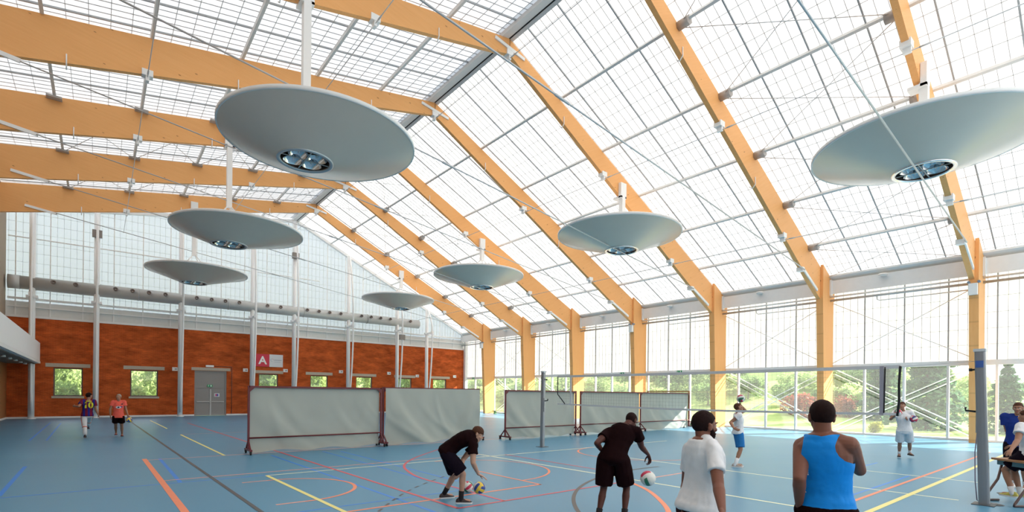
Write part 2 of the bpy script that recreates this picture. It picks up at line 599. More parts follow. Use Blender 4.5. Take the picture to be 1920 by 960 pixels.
roof_l, VL, NL, _ = slope_roof('ceiling.001', 'shallower translucent roof slope, bluish white, above the balcony side', -1)
# ridge: two steel channels with a dark gap
rb = MB()
rb.obox((-.24, YN - PY0, -.14), (-.24, YG - PY0, -.14), .34, .14, up=NL)
rb.build('ridge_beam', M_PURLIN, roof_l)
rb = MB(); rb.obox((.10, YN - PY0, -.15), (.10, YG - PY0, -.15), .14, .14, up=NR)
rb.build('ridge_beam', M_PURLIN, roof_r)
MB().box((-.06, YN - PY0, -.16), (.02, YG - PY0, .12)).build('ridge_gap_shade', M_BLACK, roof_l)  # black strip standing in for the shade inside the ridge gap
# the strips of sheet at the ridge and between the last seam and the gable are part of the panels' overlap
MB().box((-.3, YN - PY0, .02), (.3, YG - PY0, .05)).build('ridge_cap', M_PURLIN, roof_r)

# ---- glass wall (right)
wall_r = empty('wall_right', (XW, PY0, 0), kind='structure', label='long wall of clear glass below and translucent panels above')
ZT1, ZT0, ZE = 3.53, 3.31, 7.62
sheet, ribs = panel_meshes('wall_panel', PYW, ZE - ZT1, 5, 6, M_PANELW)
RW = Matrix(((0, 0, 1), (1, 0, 0), (0, 1, 0))).to_4x4()     # local x -> Y, y -> Z, z -> X
for k in KS:
    y = PY0 + k * PYW
    w = min(PYW, YG - y)
    if w <= 0: continue
    M = RW.copy(); M.translation = (0, y - PY0, ZT1)
    o = link('wall_panel', sheet, wall_r); o.matrix_local = M
    if w < PYW: o.scale = (w / PYW, 1, 1)
    link('panel_ribs', ribs, o)
    MB().box((-.10, y - PY0 - .022, ZT1), (-.005, y - PY0 + .022, ZE)).build('mullion', M_SEAM, wall_r)
    MB().box((-.10, y - PY0 - .045, .08), (.05, y - PY0 + .045, ZT0)).build('window_mullion', M_WHITEST, wall_r)
    MB().add([(0, y - PY0 + .04, .1), (0, y - PY0 + w - .04, .1), (0, y - PY0 + w - .04, ZT0), (0, y - PY0 + .04, ZT0)], [(0, 1, 2, 3)]).build('glass_pane', M_GLASS, wall_r)
MB().box((-.14, YN - PY0, ZT0), (.06, YG - PY0, ZT1)).build('transom', M_WHITE, wall_r)
MB().box((-.12, YN - PY0, 0), (.08, YG - PY0, .09)).build('window_sill', M_WHITE, wall_r)
for k in range(1, 9):                                   # eave beam and tubes, bay by bay
    y0, y1 = (YF(k) + .31, YF(k - 1)) if k > 1 else (YF(1) + .31, YG)
    if k == 8: y0 = YN
    y0 -= PY0; y1 -= PY0
    mb = MB()
    mb.prism([(-.62, 7.12), (-.58, 7.12), (-.58, 7.76), (-.40, 7.76), (-.40, 7.80), (-.62, 7.80)], y0 + .06, y1 - .06)
    mb.box((-.7, y0, 7.05), (-.5, y0 + .08, 7.85)); mb.box((-.7, y1 - .08, 7.05), (-.5, y1, 7.85))
    mb.build('eave_beam', M_WHITE, wall_r)
    MB().tube([(-.62, y0, 6.98), (-.62, y1, 6.98)], .045, 8).build('service_pipe', M_WHITEST, wall_r)
    MB().tube([(-.55, y0, 6.80), (-.55, y1, 6.80)], .06, 8).build('service_pipe', M_ROD, wall_r)
    if k in (2, 5, 6, 7):
        MB().tube([(-.5, y0 + .1, 6.55), (-.5, y1 - 2.1, 6.55), (-.5, y1 - 2.0, 6.6), (-.5, y1 - 1.98, 6.8)], .03, 6).build('service_pipe', M_WHITEST, wall_r)
    # roof edge strip between eave beam and the last purlin
MB().prism([(-.75, 8.0), (.2, 7.55), (.2, 7.62), (-.75, 8.08)], YN - PY0, YG - PY0).build('eave_flashing', M_WHITE, wall_r)
# wind braces: thin rods inside the upper panels, paired rods outside the glass
for k in (2, 3, 6, 7):
    y0, y1 = YF(k) + .31, YF(k - 1)
    for a, b in (((y0, 3.6), (y1, 6.7)), ((y0, 6.7), (y1, 3.6))):
        MB().tube([(-.2, a[0] - PY0, a[1]), (-.2, b[0] - PY0, b[1])], .018, 6).build('brace_rod', M_WHITEST, wall_r)
    for dz in (0, .26):
        for a, b in (((y0, .1 + dz), (y1, 3.05 + dz)), ((y0, 3.05 + dz), (y1, .1 + dz))):
            MB().tube([(.22, a[0] - PY0, a[1]), (.22, b[0] - PY0, b[1])], .026, 6).build('brace_rod', M_WHITEST, wall_r)

# ---- brick gable wall with its windows and door
WIN = [(-2.31, -.86), (1.65, 3.23), (9.80, 11.25), (13.80, 15.28), (17.78, 19.3), (21.85, 23.3), (25.65, 27.2)]
WZ0, WZ1 = 1.42, 3.26
DX0, DX1, DZ = 5.45, 7.55, 3.36
holes = [(a, b, WZ0, WZ1) for a, b in WIN] + [(DX0, DX1, 0.0, DZ)]
ZB = 6.34
xs = sorted({XL - 4, XW} | {h[0] for h in holes} | {h[1] for h in holes})
mb = MB()
for x0, x1 in zip(xs[:-1], xs[1:]):
    hz = [h for h in holes if h[0] <= x0 + 1e-6 and h[1] >= x1 - 1e-6]
    if not hz:
        mb.box((x0, YG, 0), (x1, YG + .35, ZB))
    else:
        h = hz[0]
        if h[2] > 0: mb.box((x0, YG, 0), (x1, YG + .35, h[2]))
        mb.box((x0, YG, h[3]), (x1, YG + .35, ZB))
wall_b = mb.build('wall_back', M_BRICK, kind='structure', label='red brick gable wall below translucent panels')
M_LINTEL = mat('concrete_lintel', (0.50, 0.43, 0.34), 0.8, 0, .15, 12)
M_FRAME = mat('brown_window_frame', (0.13, 0.10, 0.085), 0.5)
for i, (a, b) in enumerate(WIN):
    w = MB()
    t = .07
    w.box((a, YG + .08, WZ0), (a + t, YG + .2, WZ1)); w.box((b - t, YG + .08, WZ0), (b, YG + .2, WZ1))
    w.box((a + t, YG + .08, WZ0), (b - t, YG + .2, WZ0 + t)); w.box((a + t, YG + .08, WZ1 - t), (b - t, YG + .2, WZ1))
    wo = w.build('window_%d' % (i + 1), M_FRAME, kind='structure', label='square window in the brick wall, %s from the balcony' % ORD[i + 1])
    MB().add([(a + t, YG + .14, WZ0 + t), (b - t, YG + .14, WZ0 + t), (b - t, YG + .14, WZ1 - t), (a + t, YG + .14, WZ1 - t)], [(0, 1, 2, 3)]).build('pane', M_GLASS, wo)
    MB().box((a - .38, YG - .03, WZ1 + .04), (b + .38, YG + .1, WZ1 + .28)).build('lintel', M_LINTEL, wo)
    MB().box((a - .08, YG - .06, WZ0 - .14), (b + .08, YG + .1, WZ0)).build('sill', M_LINTEL, wo)
# door
M_DOOR = mat('grey_door_paint', (0.29, 0.27, 0.255), 0.5)
d = MB(); d.box((DX0, YG + .05, 0), (DX0 + .09, YG + .2, DZ)); d.box((DX1 - .09, YG + .05, 0), (DX1, YG + .2, DZ)); d.box((DX0 + .09, YG + .05, DZ - .09), (DX1 - .09, YG + .2, DZ))
door = d.build('door_1', M_DOOR, kind='structure', label='grey double door with push bars in the brick wall')
MB().box((DX0 + .09, YG + .1, 2.06), (DX1 - .09, YG + .16, DZ - .09)).build('transom_panel', M_DOOR, door)
xm = (DX0 + DX1) / 2
MB().box((DX0, YG + .2, 0), (DX1, YG + .26, DZ)).build('door_light_block', M_DOOR, door)  # added panel behind the leaves, blocks daylight leaking through the door gaps
for a, b in ((DX0 + .10, xm - .01), (xm + .01, DX1 - .10)):
    lf = MB().box((a, YG + .09, .02), (b, YG + .15, 2.04)).build('door_leaf', M_DOOR, door)
    MB().box((a + .06, YG + .03, 1.02), (b - .06, YG + .07, 1.08)).build('push_bar', mat('push_bar_steel', (.5, .48, .46), .4), lf)
    MB().box((a + .1, YG + .082, 1.25), (b - .1, YG + .09, 1.9)).build('raised_panel', M_DOOR, lf)
MB().box((xm - .05, YG + .05, .02), (xm + .05, YG + .09, 2.0)).build('meeting_stile', mat('push_bar_steel', (.5, .48, .46), .4), door)
MB().box((DX0 - .2, YG - .03, DZ + .02), (DX1 + .25, YG + .1, DZ + .24)).build('lintel', M_LINTEL, door)
# skirting
for i, (a, b) in enumerate(((XL, DX0), (DX1, XW))):
    MB().box((a, YG - .025, 0), (b, YG, .11)).build('baseboard_back' if i == 0 else 'baseboard_back.001', M_WHITE, kind='structure', label='white skirting at the foot of the brick wall')
MB().box((XL, 34, 0), (XL + .025, YG - .03, .11)).build('baseboard_left', M_WHITE, kind='structure', label='white skirting under the balcony wall')

# ---- translucent gable panels above the brick
gable = empty('wall_back_panels', (0, YG, 0), kind='structure', label='pale translucent gable panels above the brick wall')
M_GPANEL = translucent('gable_sheet', (0.55, 0.565, 0.70), (0.74, 0.75, 0.77), 0.37)
M_LOW = mat('pale_lower_panel', (0.74, 0.75, 0.73), 0.6, 0, .05, 6)
def gz(x): return ztop(x) + .02
x = XW - 22 * PYW
kk = 0
while x < XW - .01:
    x1 = x + PYW
    za, zb = gz(x), gz(x1)
    z0 = 7.35
    if min(za, zb) > z0 + .1:
        MB().add([(x + .03, .1, z0), (x1 - .03, .1, z0), (x1 - .03, .1, zb), (x + .03, .1, za)] if not (x < XR < x1) else
                 [(x + .03, .1, z0), (x1 - .03, .1, z0), (x1 - .03, .1, zb), (XR, .1, ZR), (x + .03, .1, za)], [(0, 1, 2, 3)] if not (x < XR < x1) else [(0, 1, 2, 3, 4)]).build('gable_panel', M_GPANEL, gable)
        g = MB()
        for i in range(1, 5):
            xx = x + PYW * i / 5
            g.box((xx - .009, .075, z0), (xx + .009, .095, gz(xx) - .02))
        j = 1
        while z0 + .62 * j < max(za, zb):
            zz = z0 + .62 * j
            a_, b_ = x + .03, x1 - .03
            if zz > za - .03: a_ = x + (zz - za) / (zb - za) * PYW if zb != za else b_
            if zz > zb - .03: b_ = x + (zz - za) / (zb - za) * PYW if zb != za else a_
            if b_ - a_ > .05: g.box((a_, .077, zz - .009), (b_, .093, zz + .009))
            j += 1
        if g.v: g.build('panel_ribs', M_RIBG, gable)
    if zb > ZB:
        MB().box((x1 - .03, .03, ZB), (x1 + .03, .09, zb - .03)).build('gable_mullion', M_WHITEST, gable)
    if x > XL - 2:
        MB().box((x + .03, .09, ZB + .12), (x1 - .03, .13, 7.35)).build('lower_panel', M_LOW, gable)
    x = x1
MB().box((XL - 3, -.05, ZB), (XW, .2, ZB + .14)).build('gable_rail', M_WHITE, gable)
MB().box((XL, -.06, 6.98), (XW, .08, 7.05)).build('gable_rail', M_WHITEST, gable)
MB().box((XL, -.12, 7.46), (XW, .08, 7.58)).build('gable_rail', M_WHITEST, gable)
MB().obox((XL, .02, 12.1 - .75), (14.5, .02, 11.3), .06, .07).build('gable_rail', M_WHITEST, gable)
MB().obox((XL, -.1, gz(XL) - .1), (XR, -.1, ZR - .1), .3, .22).build('gable_verge', M_WHITE, gable)
MB().obox((XR, -.1, ZR - .1), (XW, -.1, gz(XW) - .1), .3, .22).build('gable_verge', M_WHITE, gable)
MB().box((XW - .35, -.35, 0), (XW - .05, -.02, 7.5)).build('corner_post', M_WHITE, gable)

# ---- wall on the left with wooden boards under the balcony; wall behind the camera
M_BOARD = wood('orange_boards', PI / 2, (0.50, 0.24, 0.10), (0.40, 0.17, 0.06))
wl = empty('wall_left', (XL, 0, 0), kind='structure', label='orange wooden wall under the balcony')
yb = YG
while yb > 20:
    MB().box((-.06, yb - .595, 0), (0, yb, 3.5)).build('wall_board', M_BOARD, wl)
    yb -= .6
MB().box((-.3, YN, 0), (-.08, YG, 14.0)).build('wall_core', mat('wall_plaster', (0.40, 0.31, 0.23), 0.8, 0, .05, 3), wl)
wf = MB().box((XL - .3, YN - .3, 0), (XW + .3, YN, 3.4)).build('wall_front', mat('grey_plaster', (0.78, 0.76, 0.74), 0.8, 0, .05, 3), kind='structure', label='wall behind the viewer')
M_FRONT = translucent('front_gable_sheet', (0.72, 0.72, 0.71), (0.70, 0.70, 0.70), 0.33)
xa = XL - .3
while xa < XW:
    xb = min(xa + PYW * 2, XW + .3)
    MB().add([(xa, YN - .1, 3.4), (xb, YN - .1, 3.4), (xb, YN - .1, ztop(xb))] + ([(XR, YN - .1, ZR)] if xa < XR < xb else []) + [(xa, YN - .1, ztop(xa))], [(0, 1, 2, 3, 4) if xa < XR < xb else (0, 1, 2, 3)]).build('gable_panel', M_FRONT, wf)
    xa = xb

# ---- balcony on the left
bal = empty('balcony', (XL, YG, 0), kind='structure', label='white boxed balcony along the wall by the brick gable')
M_BAL = mat('balcony_white', (0.90, 0.89, 0.88), 0.5, 0, .03, 3)
MB().box((1.42, YN - YG, 3.62), (1.54, -.55, 4.75)).build('parapet', M_BAL, bal)
MB().box((1.36, YN - YG, 3.46), (1.56, -.55, 3.60)).build('edge_strip', M_WHITE, bal)
MB().box((0, YN - YG, 3.42), (1.36, -.55, 3.56)).build('soffit', mat('soffit_brown', (0.20, 0.165, 0.14), 0.8), bal)
MB().box((0, YN - YG, 3.56), (1.42, -.55, 3.7)).build('deck', M_BAL, bal)
MB().box((0, -.62, 3.62), (1.42, -.55, 4.75)).build('end_parapet', M_BAL, bal)
for i in range(5):
    MB().lathe([(0, .1), (.07, .1), (.09, 0), (.07, 0), (0, .03)], (1.0, -2.2 - 2.2 * i, 3.33), 12).build('soffit_spotlight', M_WHITEST, bal)
# ================================================================== TIMBER FRAMES
W_RIGHT = wood('spruce_glulam_falling', math.atan(SR + .03))
W_LEFT = wood('spruce_glulam_rising', -math.atan(SL + .03))
W_COL = wood('spruce_glulam_upright', PI / 2)
LOWR = [(XR, 15.38), (26.58, 7.55), (28.05, 6.80)]
def lowr(x):
    return 15.38 - (x - XR) * (15.38 - 7.55) / (26.58 - XR)
def lowl(x):
    return 15.38 - (XR - x) * 0.2315
for k in range(1, 8):
    y = YF(k)
    fr = empty('timber_frame', (XR, y, 0), 'glulam timber roof frame with tapered column, %s from the brick gable wall' % ORD[k], 'roof frame', 'timber roof frames')
    y0, y1 = .13, .31
    MB().prism([(0, ZR - .06), (0, 15.38), (26.58 - XR, 7.55), (28.05 - XR, 6.80), (XW - XR - .02, 6.8), (XW - XR - .02, ztop(XW) - .06)], y0, y1).build('rafter', W_RIGHT, fr)
    MB().prism([(0, ZR - .06), (XL - XR, ztop(XL) - .06), (XL - XR, lowl(XL)), (0, 15.38)], y0, y1).build('rafter', W_LEFT, fr)
    MB().prism([(28.05 - XR, 6.80), (28.36 - XR, 0), (XW - XR - .14, 0), (XW - XR - .14, 3.3), (XW - XR - .14, 6.8)], 0, .31).build('column', W_COL, fr)
    MB().prism([(28.05 - XR, 6.80), (28.05 - XR, ztop(28.05) + .03), (XW - XR - .02, ztop(XW) + .0), (XW - XR - .02, 6.8)], 0, .128).build('column_tongue', W_COL, fr)
    MB().box((-.01, .125, 15.4), (.012, .131, ZR - .08)).build('ridge_joint', mat('joint_shadow_gap', (.12, .05, .02), .8), fr)
    b = MB(); b.obox((-.75, .10, 15.72), (.75, .10, 15.46), .05, .12); b.build('ridge_plate', M_WHITEST, fr)
    b = MB(); b.obox((25.9 - XR, .10, lowr(25.9) + .02), (27.6 - XR, .10, 7.17), .05, .13)
    b.box((25.75 - XR, 0.08, lowr(25.9) - .10), (26.0 - XR, .36, lowr(25.9) + .1)); b.build('haunch_plate', M_WHITEST, fr)
    b = MB(); b.obox((-3.3 - XR, .10, 12.07), (-1.95 - XR, .10, 11.87), .05, .13); b.build('haunch_plate', M_WHITEST, fr)
    for xx, zf in ((1.2, lowl), (6.92, lowl), (XR, None), (18.3, lowr), (23.85, lowr)):   # clamps for the longitudinal rods
        z = zf(xx) if zf else 15.38
        b = MB(); b.box((xx - XR - .16, .08, z - .05), (xx - XR + .16, .36, z + .16)); b.box((xx - XR - .05, .1, z - .22), (xx - XR + .05, .3, z - .05))
        b.build('rod_clamp', M_WHITEST, fr)
    for xx, zf in ((9.3, lowl), (15.6, lowr), (21.0, lowr), (-.9, lowl), (4.0, lowl)):
        z = zf(xx)
        b = MB(); b.tube([(xx - XR, .11, z + .28), (xx - XR, .10, z - .02), (xx - XR, .22, z - .16), (xx - XR, .36, z - .05)], .02, 6)
        b.build('cable_hook', M_WHITEST, fr)
    if k in (1, 4, 7):
        b = MB(); b.box((28.0 - XR - .12, .02, 6.15), (28.0 - XR + .06, .30, 6.62)); b.build('loudspeaker_box', M_WHITEST, fr)
        for yq in (-.02, .3): MB().tube([(27.9 - XR, yq, 6.68), (28.1 - XR, yq, 6.68)], .05, 8).build('box_bracket', mat('blue_grey_bracket', (.22, .28, .36), .5), fr)
    if k in (1, 2, 3, 6, 7):                 # socket blocks where the roof braces meet the rafters
        sgn = -1 if k in (6, 2, 1) else 1
        for i in range(1, 6):
            xx = XR + PX * i; z = ztop(xx) - .10
            b = MB(); ya = .13 if sgn < 0 else .31
            b.tube([(xx - XR, ya, z), (xx - XR, ya + sgn * .42, z)], .17, 6)
            b.build('brace_socket', mat('brace_socket_paint', (.45, .41, .38), .5), fr)
        if k in (1, 2, 3):
            for i in range(1, 6):
                xx = XR - PX * i; z = ztop(xx) - .10
                b = MB(); b.box((xx - XR - .24, -.16, z - .10), (xx - XR + .24, .13, z - .02))
                b.build('brace_socket', mat('brace_socket_paint', (.45, .41, .38), .5), fr)
# ---- roof braces: crossed thin rods, one thing per braced bay and slope
for k, where in ((7, 'nearest the white and red ball end of the hall'), (3, 'third bay from the brick gable'), (2, 'second bay from the brick gable')):
    ya, yb = YF(k) + .31, YF(k - 1) + .13
    for side, sl in ((1, 'steep'), (-1, 'shallow')):
        if side < 0 and k == 7: continue
        mid = (ya + yb) / 2
        e = empty('roof_brace', (XR, mid, 0), 'thin crossed steel rods under the %s slope, %s' % (sl, {7: 'between the sixth and seventh timber frames', 3: 'third bay from the gable', 2: 'second bay from the gable'}[k]), 'roof brace', 'crossed roof braces')
        for i in range(0, 6):
            x0, x1 = XR + side * PX * i, XR + side * PX * (i + 1)
            if side > 0 and i == 5: x1 = 28.8
            if side < 0 and i == 5: continue
            z0, z1 = ztop(x0) - .16, ztop(x1) - .16
            for a, b in (((x0, ya, z0), (x1, yb, z1)), ((x0, yb, z0), (x1, ya, z1))):
                MB().tube(local(e, [a, b]), .014, 5).build('brace_rod', M_ROD, e)
# ---- transverse tie rods (one per frame) and longitudinal rods
TL = {1: (-2.0, 11.9), 2: (-2.0, 11.87), 3: (-2.0, 11.86), 4: (-1.95, 11.83), 5: (-2.0, 11.7), 6: (-2.0, 11.37), 7: (-2.0, 10.7)}
for k in range(1, 8):
    y = YF(k) + .05
    a = Vector((TL[k][0], y, TL[k][1])); b = Vector((25.95, y, lowr(25.95)))
    e = empty('tie_rod', (a + b) / 2, 'long slanting steel tie rod across the %s timber frame from the gable' % ORD[k], 'tie rod', 'slanting tie rods')
    MB().tube(local(e, [a, b]), .026 if k > 4 else .022, 8).build('rod', M_ROD, e)
    mdl = a.lerp(b, .42); dd = (b - a).normalized()
    MB().tube(local(e, [mdl - dd * .3, mdl - dd * .26, mdl + dd * .26, mdl + dd * .3]), [.028, .042, .042, .028], 8).build('turnbuckle', M_ROD, e)
for (xx, z), nm in (((1.2, 12.66), 'lowest on the shallow slope, over the balcony side'), ((6.92, 13.95), 'halfway up the shallow slope'), ((XR, 15.22), 'directly under the ridge'), ((18.3, 12.0), 'halfway down the steep slope'), ((23.85, 8.92), 'low on the steep slope, above the glass wall columns')):
    e = empty('bracing_rod', (xx, 19, z), 'thin lengthwise steel rod, ' + nm, 'steel rod', 'lengthwise steel rods')
    MB().tube([(0, YN - 19, 0), (0, YG - 19, 0)], .016, 6).build('rod', M_ROD, e)
    for k in range(1, 8):
        MB().tube([(0, YF(k) - .32 - 19, 0), (0, YF(k) - .08 - 19, 0)], .028, 6).build('rod_coupling', M_ROD, e)

# ================================================================== HANGING DISH LIGHTS
M_DISHU = mat('dish_underside', (0.66, 0.575, 0.49), 0.27, 0, .03, 2, spec=.55)
M_DISHR = mat('dish_rim', (0.80, 0.80, 0.79), 0.45)
M_REFL = mat('lamp_reflector', (0.72, 0.74, 0.76), 0.16, 0.9)
M_MESH = mat('lamp_recess_brown', (0.10, 0.055, 0.04), 0.6)
def dish(k, side, ox, R, zr, label):
    """oblique shallow cone: rim centred beside the pole, aperture under the pole"""
    px = 4.72 if side < 0 else 19.55
    y = YF(k) + .06
    root = empty('dish_light', (px, y, zr), label, 'hanging light', 'hanging dish lights')
    cx_ = ox - px; cy_ = .05
    za = -.70
    prof = []
    for i in range(13):
        t = i / 12
        r = R + (.80 - R) * t
        z = za * (t ** .985)
        prof.append((r, z, cx_ * (1 - t), cy_ * (1 - t)))
    MB().lathe(prof, (0, 0, 0), 72).build('dish', M_DISHU, root)
    MB().lathe([(R - .01, -.005, cx_, cy_), (R + .03, -.01, cx_, cy_), (R + .035, .10, cx_, cy_), (R - .02, .13, cx_, cy_), (R - .02, .0, cx_, cy_)], (0, 0, 0), 72).build('rim', M_DISHR, root)
    MB().lathe([(R - .02, .11, cx_, cy_), (1.6, .34, cx_ * .5, cy_ * .5), (.35, .60, 0, 0), (0, .62, 0, 0)], (0, 0, 0), 48).build('lid', M_DISHR, root)
    # aperture: ring, recess, four reflectors
    MB().lathe([(.80, za + .005), (.80, za - .03), (.77, za - .04), (.70, za - .035), (.68, za), (.70, za + .02)], (0, 0, 0), 40).build('aperture_ring', M_REFL if side > 0 else mat('aperture_ring_grey', (.45, .5, .53), .35, .4), root)
    MB().lathe([(.70, za), (.70, za + .34), (0, za + .34)], (0, 0, 0), 32).build('lamp_recess', M_MESH, root)
    for q in range(4):
        a = PI / 4 + q * PI / 2
        rf = MB().lathe([(.30, .02), (.27, .10), (.20, .18), (.08, .24), (.03, .25)], (.36 * math.cos(a), .36 * math.sin(a), za), 20).build('reflector', M_REFL, root)
        MB().lathe([(0, .07), (.035, .08), (.045, .14), (.03, .22), (.0, .24)], (.36 * math.cos(a), .36 * math.sin(a), za), 10).build('bulb', mat('lamp_bulb', (.8, .8, .78), .15), rf)
    g = MB()
    for q in (0, 1):
        a = q * PI / 2
        g.obox((-.68 * math.cos(a), -.68 * math.sin(a), za + .02), (.68 * math.cos(a), .68 * math.sin(a), za + .02), .03, .02)
    g.build('cross_bar', mat('cross_bar_grey', (.4, .4, .4), .5), root)
    # pole, foot struts and bracket at the rafter
    ztopp = (lowl(px) if side < 0 else lowr(px)) - zr
    MB().box((-.11, -.11, 1.05), (.11, .11, ztopp + .25)).build('pole', M_WHITEST, root)
    s = MB()
    for a in range(4):
        an = PI / 4 + a * PI / 2
        s.tube([(.08 * math.cos(an), .08 * math.sin(an), 1.12), (.62 * math.cos(an), .62 * math.sin(an), .52)], .03, 6)
    s.build('foot_strut', M_WHITEST, root)
    b = MB(); b.box((-.20, -.10, ztopp - .12), (.20, .38, ztopp - .02)); b.box((-.2, -.1, ztopp - .1), (.2, .06, ztopp + .62)); b.build('rafter_bracket', M_WHITEST, root)
    return root
dish(5, -1, 5.20, 2.78, 9.47, 'biggest looking grey dish light, hung on the fifth timber frame, shallow slope side')
dish(3, -1, 5.17, 2.83, 9.54, 'middle grey dish light hung on the third frame, shallow slope side')
dish(1, -1, 4.98, 2.87, 9.62, 'smallest looking grey dish light, in front of the gable panels beside the duct')
dish(7, 1, 19.40, 2.85, 9.52, 'blue grey dish light cut by the picture edge, nearest the seventh timber frame')
dish(5, 1, 19.38, 2.90, 9.56, 'pale blue dish light hung on the fifth timber frame, steep slope side')
dish(3, 1, 19.34, 2.92, 9.60, 'pale blue dish light hung on the third timber frame, steep slope side')
dish(1, 1, 19.34, 2.92, 9.62, 'small pale dish light on the steep side of the frame next to the gable')
# ================================================================== GABLE POSTS, DUCT, SIGNS
M_POST = mat('post_white', (0.92, 0.92, 0.92), 0.4)
GP = [(-3.29, 0), (-.19, 1), (4.50, 0), (9.18, 0), (12.28, 2), (16.80, 0), (21.44, 3), (24.55, 0)]
for i, (x, bx) in enumerate(GP):
    e = empty('gable_post', (x, YG - .62, 0), 'white steel post with bowed rod in front of the brick wall, %s from the balcony' % ORD[i + 1], 'post', 'posts along the gable wall')
    top = ztop(x) - .25
    MB().tube([(0, 0, 0), (0, 0, top)], .16, 12).build('post', M_POST, e)
    zb = 7.62
    pts = []
    for j in range(13):
        t = j / 12
        z = .3 + (top - .3) * t
        if z < zb: f_ = math.sin((z - .3) / (zb - .3) * PI / 2) ** .85
        else: f_ = math.cos((z - zb) / (top - zb) * PI / 2) ** .8
        pts.append((.02, -.12 - .92 * f_, z))
    MB().tube(pts, .07, 8).build('bowed_rod', M_POST, e)
    b = MB(); b.obox((0, 0, zb), (0, -.98, zb), .10, .12); b.box((-.28, -.2, zb - .1), (.28, .05, zb + .05)); b.box((-.1, -1.08, zb - .14), (.12, -.9, zb + .14)); b.build('spreader', M_POST, e)
    MB().lathe([(0, .03), (.24, .03), (.24, 0), (0, 0)], (0, 0, 0), 16).build('base_plate', M_POST, e)
    if bx:
        z = {1: 12.1, 2: 12.9, 3: 6.95}[bx]
        b = MB(); b.box((-.26, -.34 if bx != 3 else -1.1, z - .24), (.26, -.12 if bx != 3 else -.88, z + .24)); b.build('grey_box', mat('taupe_box', (.30, .27, .25), .6), e)
# ventilation duct with round nozzles
M_DUCT = mat('duct_steel', (0.56, 0.56, 0.55), 0.42, 0.2, .06, 2)
e = empty('ventilation_duct', (10, YG - 1.0 + .55, 8.45), 'long round grey ventilation duct with a row of nozzles above the brick wall', 'ventilation duct')
e.location.y = YG - .62 + .16 - .62
e.location.y = YG - .48
d_ = MB(); d_.tube([(XL + .05 - 10, 0, 0), (XL + .6 - 10, 0, 0)], .425, 24); d_.tube([(XL + .6 - 10, 0, 0), (13.7, 0, 0)], [.41, .40], 24); d_.build('duct', M_DUCT, e)
for xj in (-8, -2.5, 3, 8.5):
    MB().tube([(xj, 0, 0), (xj + .06, 0, 0)], .425, 24).build('duct_joint', M_DUCT, e)
for px_ in (99, 141, 216, 248, 279, 310, 369, 397, 423, 449, 502, 527, 577, 599, 619, 640, 679, 697, 715, 733, 771):
    r_ = ray(px_, 600); x = EYEP.x + r_.x * ((YG - 1.0) / r_.y)
    n = MB(); n.lathe([(.02, .02), (.07, .03), (.11, .12), (.13, .12), (.10, -.02), (.02, -.04)], (0, 0, 0), 12)
    o = n.build('nozzle', mat('nozzle_brown', (.20, .15, .13), .5), e)
    o.location = (x - 10, -.36, .12); o.rotation_euler = (math.radians(68), 0, 0)
# sign board
def txt(name, body, size, mt, parent, loc, rot, extrude=.004, align='CENTER', bold=0.0):
    c = bpy.data.curves.new(name, 'FONT')
    c.body = body; c.size = size; c.extrude = extrude; c.align_x = align; c.align_y = 'CENTER'; c.offset = bold
    tmp = bpy.data.objects.new('tmp', c)
    COL.objects.link(tmp)
    bpy.context.view_layer.update()
    me = bpy.data.meshes.new_from_object(tmp.evaluated_get(bpy.context.evaluated_depsgraph_get()))
    bpy.data.objects.remove(tmp)
    me.materials.clear(); me.materials.append(mt)
    o = link(name, me, parent)
    o.location = loc; o.rotation_euler = rot
    return o
sg = empty('wall_sign', (10.57, YG - .05, 4.34), 'red and white wall sign with a big white letter A', 'sign')
MB().box((-1.02, 0, -.5), (0, .05, .5)).build('red_board', mat('sign_red', (.62, .015, .05), .4), sg)
MB().box((0, 0, -.5), (1.02, .05, .5)).build('white_board', mat('sign_white', (.72, .74, .76), .4), sg)
txt('letter', 'A', .86, mat('sign_letter_white', (.9, .9, .9), .4), sg, (-.5, -.008, -.03), (PI / 2, 0, 0), .006, bold=.022)
lg = MB()
for i in range(16):
    a0, a1 = i / 16 * 1.6 * PI, (i + .8) / 16 * 1.6 * PI
    lg.obox((.2 + .1 * math.cos(a0), -.006, .05 + .1 * math.sin(a0)), (.2 + .1 * math.cos(a1), -.006, .05 + .1 * math.sin(a1)), .012, .03, up=(0, 1, 0), mi=i // 6)
lg.build('ring_logo', [mat('logo_red', (.6, .05, .05), .5), mat('logo_blue', (.05, .2, .5), .5), mat('logo_teal', (.1, .4, .4), .5)], sg)
b = MB()
for i in range(11):
    b.box((.36 + i * .052, -.004, .02), (.36 + i * .052 + .036, 0, .09))
b.build('small_print', mat('sign_print_grey', (.38, .42, .48), .5), sg)
b = MB(); b.box((.36, -.004, -.11), (.86, 0, -.085)); b.build('small_print', mat('sign_print_grey', (.38, .42, .48), .5), sg)
